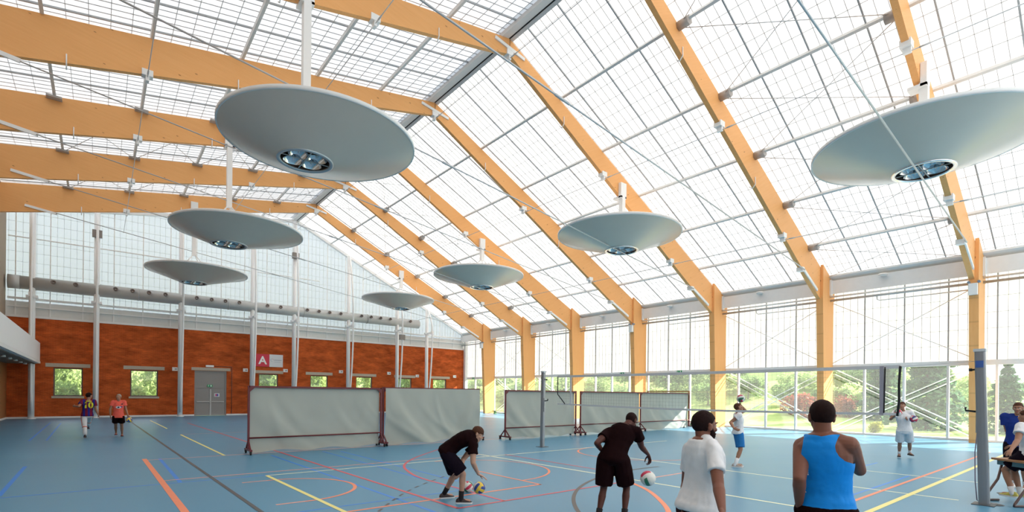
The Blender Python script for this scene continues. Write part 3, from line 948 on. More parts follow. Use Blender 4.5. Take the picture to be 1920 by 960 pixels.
# small white wall boxes
for i, (px_, py_) in enumerate(((328, 692), (460, 694), (535, 695), (639, 697), (729, 700), (782, 705), (852, 706))):
    r_ = ray(px_, py_); p = EYEP + r_ * (YG / r_.y)
    o = MB().box((-.17, -.07, -.13), (.17, 0, .13)).build('wall_box', M_WHITEST, label='small white junction box on the brick wall, %s from the balcony' % ORD[i + 1], category='junction box', group='white boxes on the brick wall')
    o.location = (p.x, YG, p.z)
    MB().box((-.02, -.075, -.05), (.11, -.07, .05)).build('cover', mat('cover_grey', (.35, .36, .38), .5), o)
o = MB().box((-.26, -.09, -.07), (.26, 0, .07)).build('emergency_lamp', mat('lamp_white_plastic', (.85, .85, .83), .3), label='white emergency lamp above the grey double door', category='lamp'); o.location = (6.42, YG, 3.72)
MB().box((-.2, -.1, -.02), (.2, -.09, .04)).build('diffuser', M_WHITEST, o)
cd = MB(); cd.tube([(6.7, YG - .03, 3.72), (7.86, YG - .03, 3.72), (7.9, YG - .03, 3.68), (7.9, YG - .03, .12)], .02, 6); cd.build('cable_conduit', mat('conduit_brown', (.16, .10, .08), .6), label='thin dark conduit running beside the grey double door', category='conduit')
M_GREEN = mat('exit_green', (.0, .32, .10), .4)
def exit_sign(loc, rot, label):
    e = empty('exit_sign', loc, label, 'exit sign', 'green exit signs'); e.rotation_euler = rot
    MB().box((-.17, -.03, -.09), (.17, 0, .09)).build('board', M_GREEN, e)
    f = MB()
    f.lathe([(0, .018), (.014, .012), (.018, 0), (.014, -.012), (0, -.018)], (-.085, -.034, .055), 8)
    f.obox((-.09, -.034, .035), (-.10, -.034, -.01), .03, .006, up=(0, 1, 0)); f.obox((-.10, -.034, -.01), (-.07, -.034, -.065), .016, .006, up=(0, 1, 0)); f.obox((-.10, -.034, -.01), (-.14, -.034, -.05), .016, .006, up=(0, 1, 0))
    f.obox((-.09, -.034, .025), (-.05, -.034, .0), .013, .006, up=(0, 1, 0)); f.box((.04, -.034, -.06), (.11, -.031, .065))
    f.build('pictogram', mat('sign_letter_white', (.9, .9, .9), .4), e)
    return e
e = exit_sign((6.45, YG + .08, 2.24), (0, 0, 0), 'small green exit sign on the grey double door')
po = MB().box((-.17, -.01, -.13), (.17, 0, .13)).build('door_notice', mat('notice_white', (.75, .75, .8), .5), label='small white notice with a red and blue mark on the door', category='notice'); po.location = (6.92, YG + .03 + .055, 1.55)
b = MB(); b.box((-.1, -.014, -.08), (.0, -.01, .08), 0); b.box((0, -.014, -.08), (.1, -.01, .08), 1); b.build('notice_mark', [mat('notice_red', (.5, .05, .15), .5), mat('notice_blue', (.05, .1, .4), .5)], po)
for y, nm in ((42.4, 'farthest one, beside the brick gable'), (23.5, 'between third and fourth timber columns'), (18.8, 'between fourth and fifth timber columns')):
    exit_sign((XW - .15, y, 3.42), (0, 0, -PI / 2), 'small green exit sign on the white transom, ' + nm)
for k in range(2, 8):
    y = (YF(k) + YF(k - 1)) / 2 + .6
    o = MB().lathe([(0, -.06), (.16, -.05), (.2, 0), (.17, .05), (0, .07)], (0, 0, 0), 16).build('bulkhead_lamp', mat('lamp_white_plastic', (.85, .85, .83), .3), label='small white bulkhead lamp on the eave beam, %s bay from the gable' % ORD[k], category='lamp', group='bulkhead lamps on the eave beam')
    o.location = (XW - .80, y, 7.70)
    MB().box((.0, -.08, -.03), (.22, .08, .02)).build('bracket', mat('lamp_bracket_buff', (.5, .38, .25), .5), o)

# ================================================================== ROLLING SCREENS
M_MAROON = mat('maroon_steel', (0.13, 0.012, 0.018), 0.4)
M_CURT = mat('screen_fabric', (0.42, 0.44, 0.395), 0.75, 0, .05, 1.2, .12, 160, .2)
random.seed(4)
def curtain(x0, x1, y, z0, z1, seed, lift=(0, 0), front=-1, hang=(0.0, 1.0)):
    nx, nz = int((x1 - x0) / .045), 40
    rnd = random.Random(seed)
    folds = [(rnd.uniform(-.15, .9), rnd.uniform(.12, .55), rnd.uniform(.02, .05), rnd.uniform(.02, .042) * rnd.choice((1, 1, -.6))) for _ in range(11)]
    folds += [(.04, .30, .05, .09), (.10, .34, .035, .07), (.97, -.22, .04, .07), (.90, -.18, .03, .05)]
    vs = []
    for j in range(nz + 1):
        t = j / nz
        for i in range(nx + 1):
            s = i / nx
            dz = 0
            yy = 0
            for (c, sl, w, a) in folds:
                q = (s - c - sl * t * t) / (w * (1 + .8 * t))
                yy += a * math.exp(-q * q) * min(1, 2.2 * t)
            yy += .012 * math.sin(38 * s + 3 * t) * (1 - t) ** 2
            yy += .03 * t * math.sin(9 * s + seed)
            z = z1 + (z0 - z1) * t + t * (lift[0] * (1 - s) + lift[1] * s) + t * t * .03 * math.sin(17 * s + seed * 2)
            vs.append((x0 + (x1 - x0) * s, y + front * yy, z))
    W_ = nx + 1
    fs = [(j * W_ + i, j * W_ + i + 1, (j + 1) * W_ + i + 1, (j + 1) * W_ + i) for j in range(nz) for i in range(nx)]
    return MB().add(vs, fs, 0, True)
def screen(xs_, y, label, z1=2.02, bar=True, front_curtain=False, seed=1, lift=(0, 0)):
    e = empty('rolling_screen', ((xs_[0] + xs_[-1]) / 2, y, 0), label, 'room divider', 'rolling screens across the hall')
    ox, oy = e.location.x, e.location.y
    f = MB(); f.obox((xs_[0] - ox, 0, z1 - .03), (xs_[-1] - ox, 0, z1 - .03), .055, .055); f.build('top_rail', M_MAROON, e)
    for x in xs_:
        p = MB(); p.obox((x - ox, 0, .12), (x - ox, 0, z1), .055, .055, up=(1, 0, 0))
        for s in (-1, 1):
            p.obox((x - ox, s * .30, .13), (x - ox, 0, .42), .035, .035, up=(1, 0, 0))
        p.build('upright', M_MAROON, e)
        ft = MB().box((x - ox - .035, -.36, .10), (x - ox + .035, .36, .15)).build('foot_bar', M_MAROON, e)
        for s in (-1, 1):
            w = MB(); w.tube([(x - ox - .02, s * .32, .05), (x - ox + .02, s * .32, .05)], .05, 12); w.box((x - ox - .03, s * .32 - .02, .05), (x - ox - .022, s * .32 + .02, .11)); w.box((x - ox + .022, s * .32 - .02, .05), (x - ox + .03, s * .32 + .02, .11))
            w.build('caster', M_BLACK, ft)
    for a, b in zip(xs_[:-1], xs_[1:]):
        if bar:
            MB().tube([(a - ox, -.02, .47), (b - ox, -.02, .47)], .022, 8).build('cross_bar', M_MAROON, e)
        g = MB()
        for x, s in ((a, 1), (b, -1)):
            g.add([(x - ox, -.03, z1 - .05), (x - ox + s * .16, -.03, z1 - .05), (x - ox, -.03, z1 - .21), (x - ox, -.02, z1 - .05), (x - ox + s * .16, -.02, z1 - .05), (x - ox, -.02, z1 - .21)], [(0, 1, 2), (3, 5, 4), (0, 3, 4, 1), (1, 4, 5, 2), (2, 5, 3, 0)])
        g.build('corner_gusset', M_MAROON, e)
        yc = -.10 if front_curtain else .06
        c = curtain(a + .04 - ox, b - .04 - ox, yc, .05, z1 - .04, seed, lift, front=-.5 if not front_curtain else -1)
        c.build('curtain', M_CURT, e); seed += 3
    return e
screen([3.42, 7.58], 16.5, 'maroon framed rolling screen with grey curtain behind the bending player', seed=2)
screen([7.72, 11.82], 16.62, 'grey curtain screen without visible frame, joined to the maroon screen beside it', front_curtain=True, bar=False, seed=11, lift=(-.02, .06), z1=2.05)
screen([12.76, 16.86], 16.08, 'maroon framed rolling screen right behind the far net post', seed=21)
screen([17.25, 21.75, 26.3], 16.15, 'double width maroon framed rolling screen seen through the net', seed=31)

# ================================================================== VOLLEYBALL POSTS AND NET
M_PALU = mat('post_aluminium', (0.30, 0.31, 0.33), 0.38, 0.55)
def vpost(x, y, h, lean, label, near):
    e = empty('net_post', (x, y, 0), label, 'net post', 'volleyball net posts')
    m_ = MB(); w, dpt = .062, .075
    pr = []
    for i in range(16):
        a = 2 * PI * i / 16
        pr.append((w * (1 if math.cos(a) > 0 else -1) * abs(math.cos(a)) ** .5, dpt * (1 if math.sin(a) > 0 else -1) * abs(math.sin(a)) ** .5))
    vs = [(a, b, .01) for a, b in pr] + [(a, b + lean, h) for a, b in pr]
    n = 16
    m_.add(vs, [tuple(range(n))[::-1], tuple(range(n, 2 * n))] + [(j, (j + 1) % n, (j + 1) % n + n, j + n) for j in range(n)])
    m_.build('post', M_PALU, e)
    m_ = MB(); m_.box((-.068, lean - .082, h - .02), (.068, lean + .082, h + .03)); m_.build('top_cap', mat('cap_light_grey', (.6, .62, .64), .4), e)
    s = 1 if lean >= 0 else -1
    m_ = MB(); m_.box((-.03, s * .06, 1.25), (.03, s * .06 + s * .06, 1.72)); m_.build('winch', M_GALV, e)
    m_ = MB(); m_.tube([(0, s * .1, 1.62), (0, s * .26, 1.64), (0, s * .26, 1.70)], .018, 6); m_.build('crank', M_BLACK, e)
    m_ = MB(); m_.tube([(0, s * .08, 2.38), (0, s * .2, 2.36)], .016, 6); m_.tube([(0, s * .2, 2.34), (0, s * .2, 2.39)], .025, 8); m_.build('pulley', M_BLACK, e)
    m_ = MB(); m_.box((-.17, -.15, .0), (.17, .15, .012)); m_.build('floor_plate', mat('plate_dark', (.10, .11, .12), .5, .4), e)
    if near:
        MB().box((-.068, .02, 2.40), (-.062, .125, 2.52)).build('label_sticker', mat('sticker_blue', (.05, .12, .38), .5), e)
        pts = [(0, .10, 1.3), (.0, .13, .9), (-.02, .12, .4), (.02, .10, .06), (.08, .05, .02)]
        MB().tube(pts, .008, 6).build('pull_cord', mat('cord_purple_grey', (.28, .24, .33), .8), e)
    return e
vpost(12.03, 1.64, 2.70, .075, 'tall grey net post standing closest to the viewer, with winch and cord', True)
vpost(12.10, 13.14, 2.64, -.0301, 'slim grey net post in front of the maroon screens', False)
NX = 12.07
net = empty('volleyball_net', (NX, 7.6, 0), 'long volleyball net with white tapes stretched across the court', 'net')
M_TAPE = mat('net_tape', (0.62, 0.62, 0.63), 0.7)
YA, YB = 2.87, 12.36
def sag(y, top):
    t = (y - YA) / (YB - YA)
    return (2.46 - .015 * math.sin(PI * t)) if top else (1.535 - .05 * math.sin(PI * t))
for top, nm in ((True, 'top_tape'), (False, 'bottom_tape')):
    m_ = MB(); k_ = 24
    hw = .035 if top else .025
    vs = []
    for i in range(k_ + 1):
        y = YA + (YB - YA) * i / k_
        z = sag(y, top)
        vs += [(-.006, y - 7.6, z - hw), (.006, y - 7.6, z - hw), (.006, y - 7.6, z + hw), (-.006, y - 7.6, z + hw)]
    fs = []
    for i in range(k_):
        for j in range(4):
            fs.append((4 * i + j, 4 * i + (j + 1) % 4, 4 * i + 4 + (j + 1) % 4, 4 * i + 4 + j))
    m_.add(vs, fs); m_.build(nm, M_TAPE, net)
m_ = MB()
ny = int((YB - YA) / .1)
for i in range(1, ny):
    y = YA + (YB - YA) * i / ny
    m_.obox((0, y - 7.6, sag(y, False)), (0, y - 7.6, sag(y, True)), .0015, .0015, up=(1, 0, 0))
for j in range(1, 10):
    t = j / 10
    for i in range(12):
        y0, y1 = YA + (YB - YA) * i / 12, YA + (YB - YA) * (i + 1) / 12
        m_.obox((0, y0 - 7.6, sag(y0, False) * (1 - t) + sag(y0, True) * t), (0, y1 - 7.6, sag(y1, False) * (1 - t) + sag(y1, True) * t), .0015, .0015)
m_.build('net_mesh', mat('net_cord_black', (.03, .03, .03), .8), net, kind='stuff')
def band(y, w, mt, nm):
    MB().box((-.008, y - 7.6 - w / 2, sag(y, False) - .02), (.008, y - 7.6 + w / 2, sag(y, True) + .02)).build(nm, mt, net)
band(3.17, .07, mat('band_grey', (.33, .31, .36), .7), 'side_band'); band(11.75, .06, M_TAPE, 'side_band')
M_ROPE = mat('rope_black', (.012, .012, .014), .8)
MB().tube([(0, YA - 7.6, 2.47), (.01, YA + .02 - 7.6, 2.1), (-.01, YA + .01 - 7.6, 1.8), (0, YA + .04 - 7.6, 1.5)], .022, 8).build('edge_rope', M_ROPE, net)
MB().tube([(0, 3.115 - 7.6, 2.46), (0, 3.13 - 7.6, 1.55)], .014, 6).build('edge_rope', M_ROPE, net)
MB().tube([(0, YB - 7.6, 2.46), (0, YB - 7.6, 1.86), (0, YB - .36 - 7.6, 1.53)], .018, 6).build('edge_rope', M_ROPE, net)
for y0, z0, y1, z1 in ((YB, 2.46, 13.09, 2.50), (YA, 2.46, 1.76, 2.52)):
    MB().tube([(0, y0 - 7.6, z0), (0, y1 - 7.6, z1)], .004, 5).build('tension_cable', M_ROD, net)
# floor sockets near the near post
for (px_, py_, nm) in ((1862, 946, 'next to the near net post foot'), (1888, 926, 'beside the blue shirted man')):
    p = onz(px_, py_)
    o = MB().lathe([(0, .008), (.13, .008), (.15, 0), (0, 0)], (0, 0, 0), 20).build('floor_socket_cover', mat('plate_dark', (.10, .11, .12), .5, .4), label='dark round socket cover on the floor ' + nm, category='floor cover')
    o.location = (p.x, p.y, .001)
    MB().lathe([(0, .011), (.02, .011), (.02, .008)], (.05, 0, 0), 8).build('lifting_ring', M_GALV, o)

# ================================================================== GOAL AND BENCHES BY THE GLASS WALL
M_GOAL = mat('goal_wood', (0.46, 0.23, 0.07), 0.5, 0, .1, 12)
M_GREENB = mat('bench_green', (0.16, 0.30, 0.12), 0.5)
g = empty('handball_goal', (28.0, 18.7, 0), 'orange wooden goal frame half hidden behind the double screen', 'goal')
for y in (17.2, 20.2):
    MB().box((-.04, y - 18.7 - .04, 0), (.04, y - 18.7 + .04, 2.08)).build('goal_post', M_GOAL, g)
    MB().obox((0, y - 18.7, .04), (.9, y - 18.7, .04), .05, .05).build('ground_frame', M_GOAL, g)
MB().box((-.04, -1.54, 2.08), (.04, 1.54, 2.16)).build('crossbar', M_GOAL, g)
for i, (x, y, L_, nm) in enumerate(((28.2, 16.4, 1.9, 'low green bench beside the wooden goal post'), (28.35, 36.2, 2.6, 'low green bench at the glass wall beside the first timber column'))):
    b = empty('gym_bench', (x, y, 0), nm, 'bench', None)
    MB().box((-.14, -L_ / 2, .27), (.14, L_ / 2, .31)).build('seat', mat('bench_wood', (.5, .36, .18), .5), b)
    MB().box((-.03, -L_ / 2 + .1, .1), (.03, L_ / 2 - .1, .16)).build('bottom_rail', M_GREENB, b)
    for s in (-1, 1):
        MB().box((-.13, s * (L_ / 2 - .25) - .03, 0), (.13, s * (L_ / 2 - .25) + .03, .27)).build('leg', M_GREENB, b)

# ================================================================== BALLS
def ball(p, label, cols, rot, r=.106):
    n = 12
    mb = MB()
    for f in range(6):
        ax = f // 2; sg_ = 1 if f % 2 else -1
        o = len(mb.v)
        for j in range(n + 1):
            for i in range(n + 1):
                u, v = i / n * 2 - 1, j / n * 2 - 1
                u2, v2 = math.tan(u * PI / 4), math.tan(v * PI / 4)
                q = [0, 0, 0]; q[ax] = sg_; q[(ax + 1) % 3] = u2; q[(ax + 2) % 3] = v2
                d = Vector(q).normalized()
                edge = i in (0, n) or j in (0, n)
                seam = edge or (i % 4 == 0)
                mb.v.append(tuple(d * (r * (.985 if seam else 1.0))))
        for j in range(n):
            for i in range(n):
                q = (o + j * (n + 1) + i, o + j * (n + 1) + i + 1, o + (j + 1) * (n + 1) + i + 1, o + (j + 1) * (n + 1) + i)
                mb.f.append(q if sg_ > 0 else q[::-1]); mb.mi.append(cols[ax][i // 4]); mb.sm.append(True)
    return mb, label, rot, p
def place_ball(p, label, pal, pattern, rot):
    mb, _, _, _ = ball(p, label, pattern, rot)
    ms = [mat('ball_' + nm, c, .45, 0, .04, 20) for nm, c in pal]
    o = mb.build('volleyball', ms, label=label, category='ball')
    o.location = p; o.rotation_euler = rot
    return o
PAL_BY = [('yellow', (.85, .58, .06)), ('blue', (.03, .07, .32)), ('white', (.75, .74, .70))]
PAL_RG = [('offwhite', (.72, .70, .64)), ('crimson', (.55, .03, .08)), ('green', (.03, .16, .09))]
PT1 = [(0, 1, 2), (1, 0, 1), (0, 1, 0)]
PT2 = [(0, 1, 0), (0, 0, 1), (2, 0, 1)]
place_ball(at(898.5, 914.5, 8.75), 'blue and yellow volleyball bouncing below the bending player\'s hand', PAL_BY, PT1, (.5, .3, .4))
place_ball(onz(877, 923) + Vector((0, 0, .106)), 'red and white volleyball lying behind the bending player\'s leg', PAL_RG, PT2, (.9, .1, 1.2))
place_ball(at(1215, 897, 7.05), 'white volleyball with crimson stripe bouncing beside the player in black', PAL_RG, [(0, 0, 0), (0, 1, 1), (0, 0, 2)], (1.2, .5, 2.4))

# ================================================================== TABLE AT THE PICTURE EDGE
tb = empty('school_table', (12.62, 1.02, 0), 'wooden topped table with tubular legs cut by the picture edge', 'table')
tl = [Vector((1, 0, 0)), Vector((0, 1, 0))]
Mt = Matrix.Rotation(-YAW, 4, 'Z')
def tloc(a, b, z): return Mt @ Vector((a, b, z))
p_leg = onz(1901, 952); tb.location = (p_leg.x, p_leg.y, 0)
def obx(nm, a0, b0, z0, a1, b1, z1, mt):
    vs = [tloc(a, b, z) for z in (z0, z1) for b in (b0, b1) for a in (a0, a1)]
    MB().add(vs, [(0, 2, 3, 1), (4, 5, 7, 6), (0, 1, 5, 4), (2, 6, 7, 3), (0, 4, 6, 2), (1, 3, 7, 5)]).build(nm, mt, tb)
obx('table_top', .22, -.05, .745, 1.3, .65, .78, mat('table_wood', (.40, .19, .08), .45, 0, .1, 10))
obx('apron', .28, 0.0, .66, 1.24, .6, .735, mat('table_teal', (.10, .22, .26), .5))
for b in (0.02, .58):
    MB().tube([tloc(.36, b, .70), tloc(.28, b, .4), tloc(.04, b, .06), tloc(.02, b, .02), tloc(.3, b, .02)], .02, 8).build('leg', mat('table_leg_brown', (.16, .10, .09), .4, .3), tb)
    MB().tube([tloc(1.1, b, .70), tloc(1.15, b, .02)], .02, 8).build('leg', mat('table_leg_brown', (.16, .10, .09), .4, .3), tb)

# ================================================================== OUTSIDE
def ground_z(x, y):
    t = max(0, (x - 39) / 40)
    h = 13.0 * min(1, t) ** 1.1 * (.16 + .84 * min(1, max(0, (y - 9) / 28)))
    return -.15 + h + .25 * noise.noise(Vector((x * .12, y * .12, 0))) * min(1, t * 4)
g = MB(); nx_, ny_ = 44, 60
vs = [(XW + .25 + i * 2.6, -40 + j * 2.9, ground_z(XW + .25 + i * 2.6, -40 + j * 2.9)) for j in range(ny_ + 1) for i in range(nx_ + 1)]
g.add(vs, [(j * (nx_ + 1) + i, j * (nx_ + 1) + i + 1, (j + 1) * (nx_ + 1) + i + 1, (j + 1) * (nx_ + 1) + i) for j in range(ny_) for i in range(nx_)], 0, True)
def grass_mat(name, a, b, sc):
    m = mat(name, a, .9, spec=.1)
    nt = m.node_tree
    tc = nd(nt, 'ShaderNodeTexCoord'); nz = nd(nt, 'ShaderNodeTexNoise'); nz.inputs['Scale'].default_value = sc; nz.inputs['Detail'].default_value = 8; nz.inputs['Roughness'].default_value = .7
    nt.links.new(tc.outputs['Object'], nz.inputs['Vector'])
    rm = nd(nt, 'ShaderNodeMapRange'); rm.inputs['From Min'].default_value = .35; rm.inputs['From Max'].default_value = .65
    nt.links.new(nz.outputs['Fac'], rm.inputs['Value'])
    mx = nd(nt, 'ShaderNodeMix', data_type='RGBA'); mx.inputs['A'].default_value = (*a, 1); mx.inputs['B'].default_value = (*b, 1)
    nt.links.new(rm.outputs[0], mx.inputs['Factor']); nt.links.new(mx.outputs['Result'], nt.nodes['Principled BSDF'].inputs['Base Color'])
    return m
M_GRASS = grass_mat('meadow_grass', (.40, .46, .15), (.30, .40, .11), .9)
g.build('terrain', M_GRASS, kind='structure', label='grassy slope outside the glass wall')
g = MB(); vs = [(-40 + i * 4, YG + .4 + j * 3, -.15 + max(0, (j - 3)) * 1.3) for j in range(11) for i in range(18)]
g.add(vs, [(j * 18 + i, j * 18 + i + 1, (j + 1) * 18 + i + 1, (j + 1) * 18 + i) for j in range(10) for i in range(17)], 0, True)
g.build('terrain.001', M_GRASS, kind='structure', label='grassy slope outside the brick gable')
MB().box((XW + .1, YN, -.15), (XW + 2.2, YG, -.02)).build('path', mat('pale_gravel', (.50, .48, .43), .9, 0, .15, 4), kind='structure', label='pale path along the outside of the glass wall')

def leaf_mat(name, a, b):
    m = bpy.data.materials.new(name); m.use_nodes = True
    nt = m.node_tree; bs = nt.nodes['Principled BSDF']
    bs.inputs['Roughness'].default_value = .6; bs.inputs['Specular IOR Level'].default_value = .2
    geo = nd(nt, 'ShaderNodeNewGeometry'); mx = nd(nt, 'ShaderNodeMix', data_type='RGBA')
    mx.inputs['A'].default_value = (*a, 1); mx.inputs['B'].default_value = (*b, 1)
    nt.links.new(geo.outputs['Random Per Island'], mx.inputs['Factor'])
    nt.links.new(mx.outputs['Result'], bs.inputs['Base Color'])
    tr = nd(nt, 'ShaderNodeBsdfTranslucent'); nt.links.new(mx.outputs['Result'], tr.inputs['Color'])
    ms = nd(nt, 'ShaderNodeMixShader'); ms.inputs[0].default_value = .5
    nt.links.new(bs.outputs[0], ms.inputs[1]); nt.links.new(tr.outputs[0], ms.inputs[2]); nt.links.new(ms.outputs[0], nt.nodes['Material Output'].inputs['Surface'])
    return m
LEAF = {'green': leaf_mat('leaf_green', (.17, .28, .09), (.30, .42, .15)), 'light': leaf_mat('leaf_light', (.32, .44, .15), (.48, .58, .25)),
        'dark': leaf_mat('needle_dark', (.05, .125, .065), (.12, .23, .115)), 'red': leaf_mat('leaf_red', (.30, .06, .04), (.34, .14, .08)),
        'yellow': leaf_mat('leaf_yellow', (.38, .34, .04), (.30, .34, .06))}
M_BARK = mat('bark', (.17, .12, .085), .9, 0, .25, 8)
def leaves_mesh(kind, seed, n, size):
    rnd = random.Random(seed)
    mb = MB()
    blobs = []
    if kind == 'bush':
        for _ in range(7): blobs.append((Vector((rnd.uniform(-.6, .6), rnd.uniform(-.6, .6), rnd.uniform(.3, .75))), rnd.uniform(.28, .5)))
    elif kind == 'tree':
        for _ in range(12): blobs.append((Vector((rnd.uniform(-.38, .38), rnd.uniform(-.38, .38), rnd.uniform(.35, .88))), rnd.uniform(.14, .24)))
    for i in range(n):
        if kind == 'fir':
            t = rnd.random() ** .75
            lay = int(t * 11); t = (lay + rnd.uniform(.0, .55)) / 11
            z = .06 + .94 * t
            R = .34 * (1 - t) ** .8 * (.55 + .45 * ((lay * 7919) % 5) / 4)
            a = rnd.choice(range(9)) * 2 * PI / 9 + lay * .7 + rnd.gauss(0, .16)
            q = R * rnd.random() ** .6
            p = Vector((q * math.cos(a), q * math.sin(a), z - q * .32 + rnd.gauss(0, .008)))
        else:
            c, r = rnd.choice(blobs)
            d = Vector((rnd.gauss(0, 1), rnd.gauss(0, 1), rnd.gauss(0, 1))).normalized()
            p = c + d * r * rnd.uniform(.65, 1.05)
        s = size * rnd.uniform(.6, 1.3)
        u = Vector((rnd.gauss(0, 1), rnd.gauss(0, 1), rnd.gauss(0, .6))).normalized()
        v = u.orthogonal().normalized(); v.rotate(Quaternion(u, rnd.uniform(0, 6.28)))
        mb.add([p - u * s, p + v * s * .45, p + u * s, p - v * s * .45], [(0, 1, 2, 3)])
    return mb
LM = {}
for kind, n, size in (('bush', 1500, .085), ('tree', 2600, .05), ('fir', 5200, .030)):
    for sd in range(3):
        mb = leaves_mesh(kind, 17 + sd, n, size); LM[kind, sd] = (mb, n)
LMC = {}
def plant(kind, sd, col, x, y, w, h, label, cat, name, group=None, z=None):
    e = empty(name, (x, y, ground_z(x, y) - .05 if z is None else z), label, cat, group)
    key = (kind, sd, col)
    if key not in LMC: LMC[key] = LM[kind, sd][0].mesh('foliage', LEAF[col])
    o = link('foliage', LMC[key], e, kind='stuff')
    o.scale = (w, w, h); o.rotation_euler = (0, 0, x * 3.1 + y)
    tk = MB()
    if kind == 'bush':
        for a in range(4): tk.tube([(0, 0, 0), (.25 * w * math.cos(a * 1.6), .25 * w * math.sin(a * 1.6), .6 * h)], [.04, .015], 6)
    elif kind == 'tree':
        tk.tube([(0, 0, 0), (.03 * w, 0, .35 * h), (0, .02 * w, .75 * h)], [.035 * h, .024 * h, .01 * h], 8)
        for a in range(5): tk.tube([(.02 * w, 0, (.3 + .06 * a) * h), (.3 * w * math.cos(a * 1.9), .3 * w * math.sin(a * 1.9), (.5 + .07 * a) * h)], [.015 * h, .006 * h], 6)
    else:
        tk.tube([(0, 0, 0), (0, 0, .97 * h)], [.022 * h, .004 * h], 8)
    tk.build('trunk', M_BARK, e)
    return e
def outdir(px_, dist):
    r_ = ray(px_, 740); q = Vector((r_.x, r_.y)).normalized() * dist
    return q.x, q.y
for i, (px_, dist, kind, sd, col, w, h, lab) in enumerate((
    (1740, 41, 'fir', 0, 'dark', 8.0, 7.6, 'dark layered fir tree outside the glass, behind the player in all white'),
    (1655, 47, 'fir', 1, 'dark', 6.5, 7.2, 'dark fir tree outside the glass between the two net side bands'),
    (1890, 40, 'fir', 2, 'dark', 5.0, 4.3, 'dark fir tree outside the glass beside the near net post'),
    (1772, 58, 'fir', 1, 'green', 5.0, 4.6, 'lighter fir tree farther up the slope, behind the last column in view'),
    (1335, 60, 'tree', 0, 'green', 7.0, 5.8, 'broad dark green tree outside the glass left of the setting player'),
    (1255, 56, 'tree', 1, 'green', 5.0, 4.4, 'round green tree outside the glass above the wooden goal'),
    (1508, 47, 'bush', 0, 'red', 1.7, 1.7, 'red leaved bush outside the glass, left of the tank top player'),
    (1592, 48, 'bush', 1, 'red', 1.4, 1.5, 'red leaved bush outside the glass, right of the tank top player'),
    (1637, 35.5, 'bush', 2, 'yellow', .55, .7, 'small yellow flowering shrub at the foot of the glass wall'))):
    x, y = outdir(px_, dist)
    plant(kind, sd, col, x, y, w, h, lab, 'tree' if kind != 'bush' else 'bush', {'fir': 'fir_tree', 'tree': 'broadleaf_tree', 'bush': 'shrub'}[kind])
rnd = random.Random(8)
ORD14 = ORD[1:] + ['eleventh', 'twelfth', 'thirteenth', 'fourteenth']
for i in range(56):
    px_ = 868 + 1050 * ((i + .5) / 56)
    dist = {0: 52, 1: 60, 2: 70, 3: 82}[i % 4] * rnd.uniform(.95, 1.06)
    x, y = outdir(px_, dist)
    if x < 41: 
        dist *= 42 / x; x, y = outdir(px_, dist)
    col = 'light' if rnd.random() < .55 else 'green'
    kind = 'bush' if rnd.random() < .6 else 'tree'
    h = rnd.uniform(1.6, 2.8) if kind == 'bush' else rnd.uniform(3.2, 5)
    if i % 4 == 0: h = min(h, 2.2)
    if px_ > 1690: h = min(h, 1.9)
    plant(kind, i % 3, col, x, y, h * 1.25, h, '%s %s beyond the glass wall, %s row, %s from the gable end' % ('pale green' if col == 'light' else 'deeper green', 'bush' if kind == 'bush' else 'tree', ('lowest', 'second', 'third', 'topmost')[i % 4], ORD14[i // 4]), 'bush' if kind == 'bush' else 'tree', 'hillside_shrub', 'green shrubs on the hillside beyond the glass')
for i, (a, b) in enumerate(WIN):
    xm_ = (a + b) / 2
    dx = xm_ / YG
    for j in range(2):
        yy = 50 + 5 * j
        x = dx * yy + (j - .5) * .9
        plant('bush', (i + j) % 3, 'light' if (i + j) % 3 else 'green', x, yy, 1.7 + .6 * j, 2.4 + j * 1.6, 'pale green shrub seen through the brick wall window, %s from the balcony, %s row' % (ORD[i + 1], 'front' if j == 0 else 'rear'), 'bush', 'garden_shrub', None, z=-.2 + (j * .9))
# ================================================================== PEOPLE
SKIN = {'pale': mat('skin_pale', (.50, .27, .18), .55, 0, .06, 12), 'tan': mat('skin_tan', (.36, .17, .10), .55, 0, .06, 12),
        'brown': mat('skin_brown', (.21, .080, .050), .5, 0, .06, 12, spec=.3), 'deep': mat('skin_deep', (.085, .026, .018), .5, 0, .06, 12, spec=.25)}
HAIR = {'black': mat('hair_black', (.018, .007, .006), .8, 0, .3, 60, .5, 160, .12), 'brown': mat('hair_brown', (.075, .028, .014), .7, 0, .3, 60, .5, 160, .2),
        'grey': mat('hair_grey', (.34, .29, .24), .6, 0, .2, 60, .5, 160), 'sandy': mat('hair_sandy', (.26, .14, .07), .6, 0, .3, 60, .5, 160)}
M_EYE = mat('eye_white', (.75, .72, .70), .25); M_IRIS = mat('iris_dark', (.03, .015, .01), .2)
def V(*a): return Vector(a)
def rayik(px, py, parent, L, flag):
    d = ray(px, py).normalized(); o = EYEP
    w = o - parent; b = w.dot(d); c = w.dot(w) - L * L
    D = b * b - c
    if D <= 0:
        p = o + d * (-b)
        return parent + (p - parent).normalized() * L
    t = -b - math.sqrt(D) if flag == 'n' else -b + math.sqrt(D)
    return o + d * t
def ik2(a, c, l1, l2, pole):
    d = c - a; L = min(d.length, (l1 + l2) * .999); u = d.normalized()
    x = (l1 * l1 - l2 * l2 + L * L) / (2 * L); h = math.sqrt(max(0, l1 * l1 - x * x))
    p = pole - u * pole.dot(u)
    return a + u * x + p.normalized() * h, a + u * L
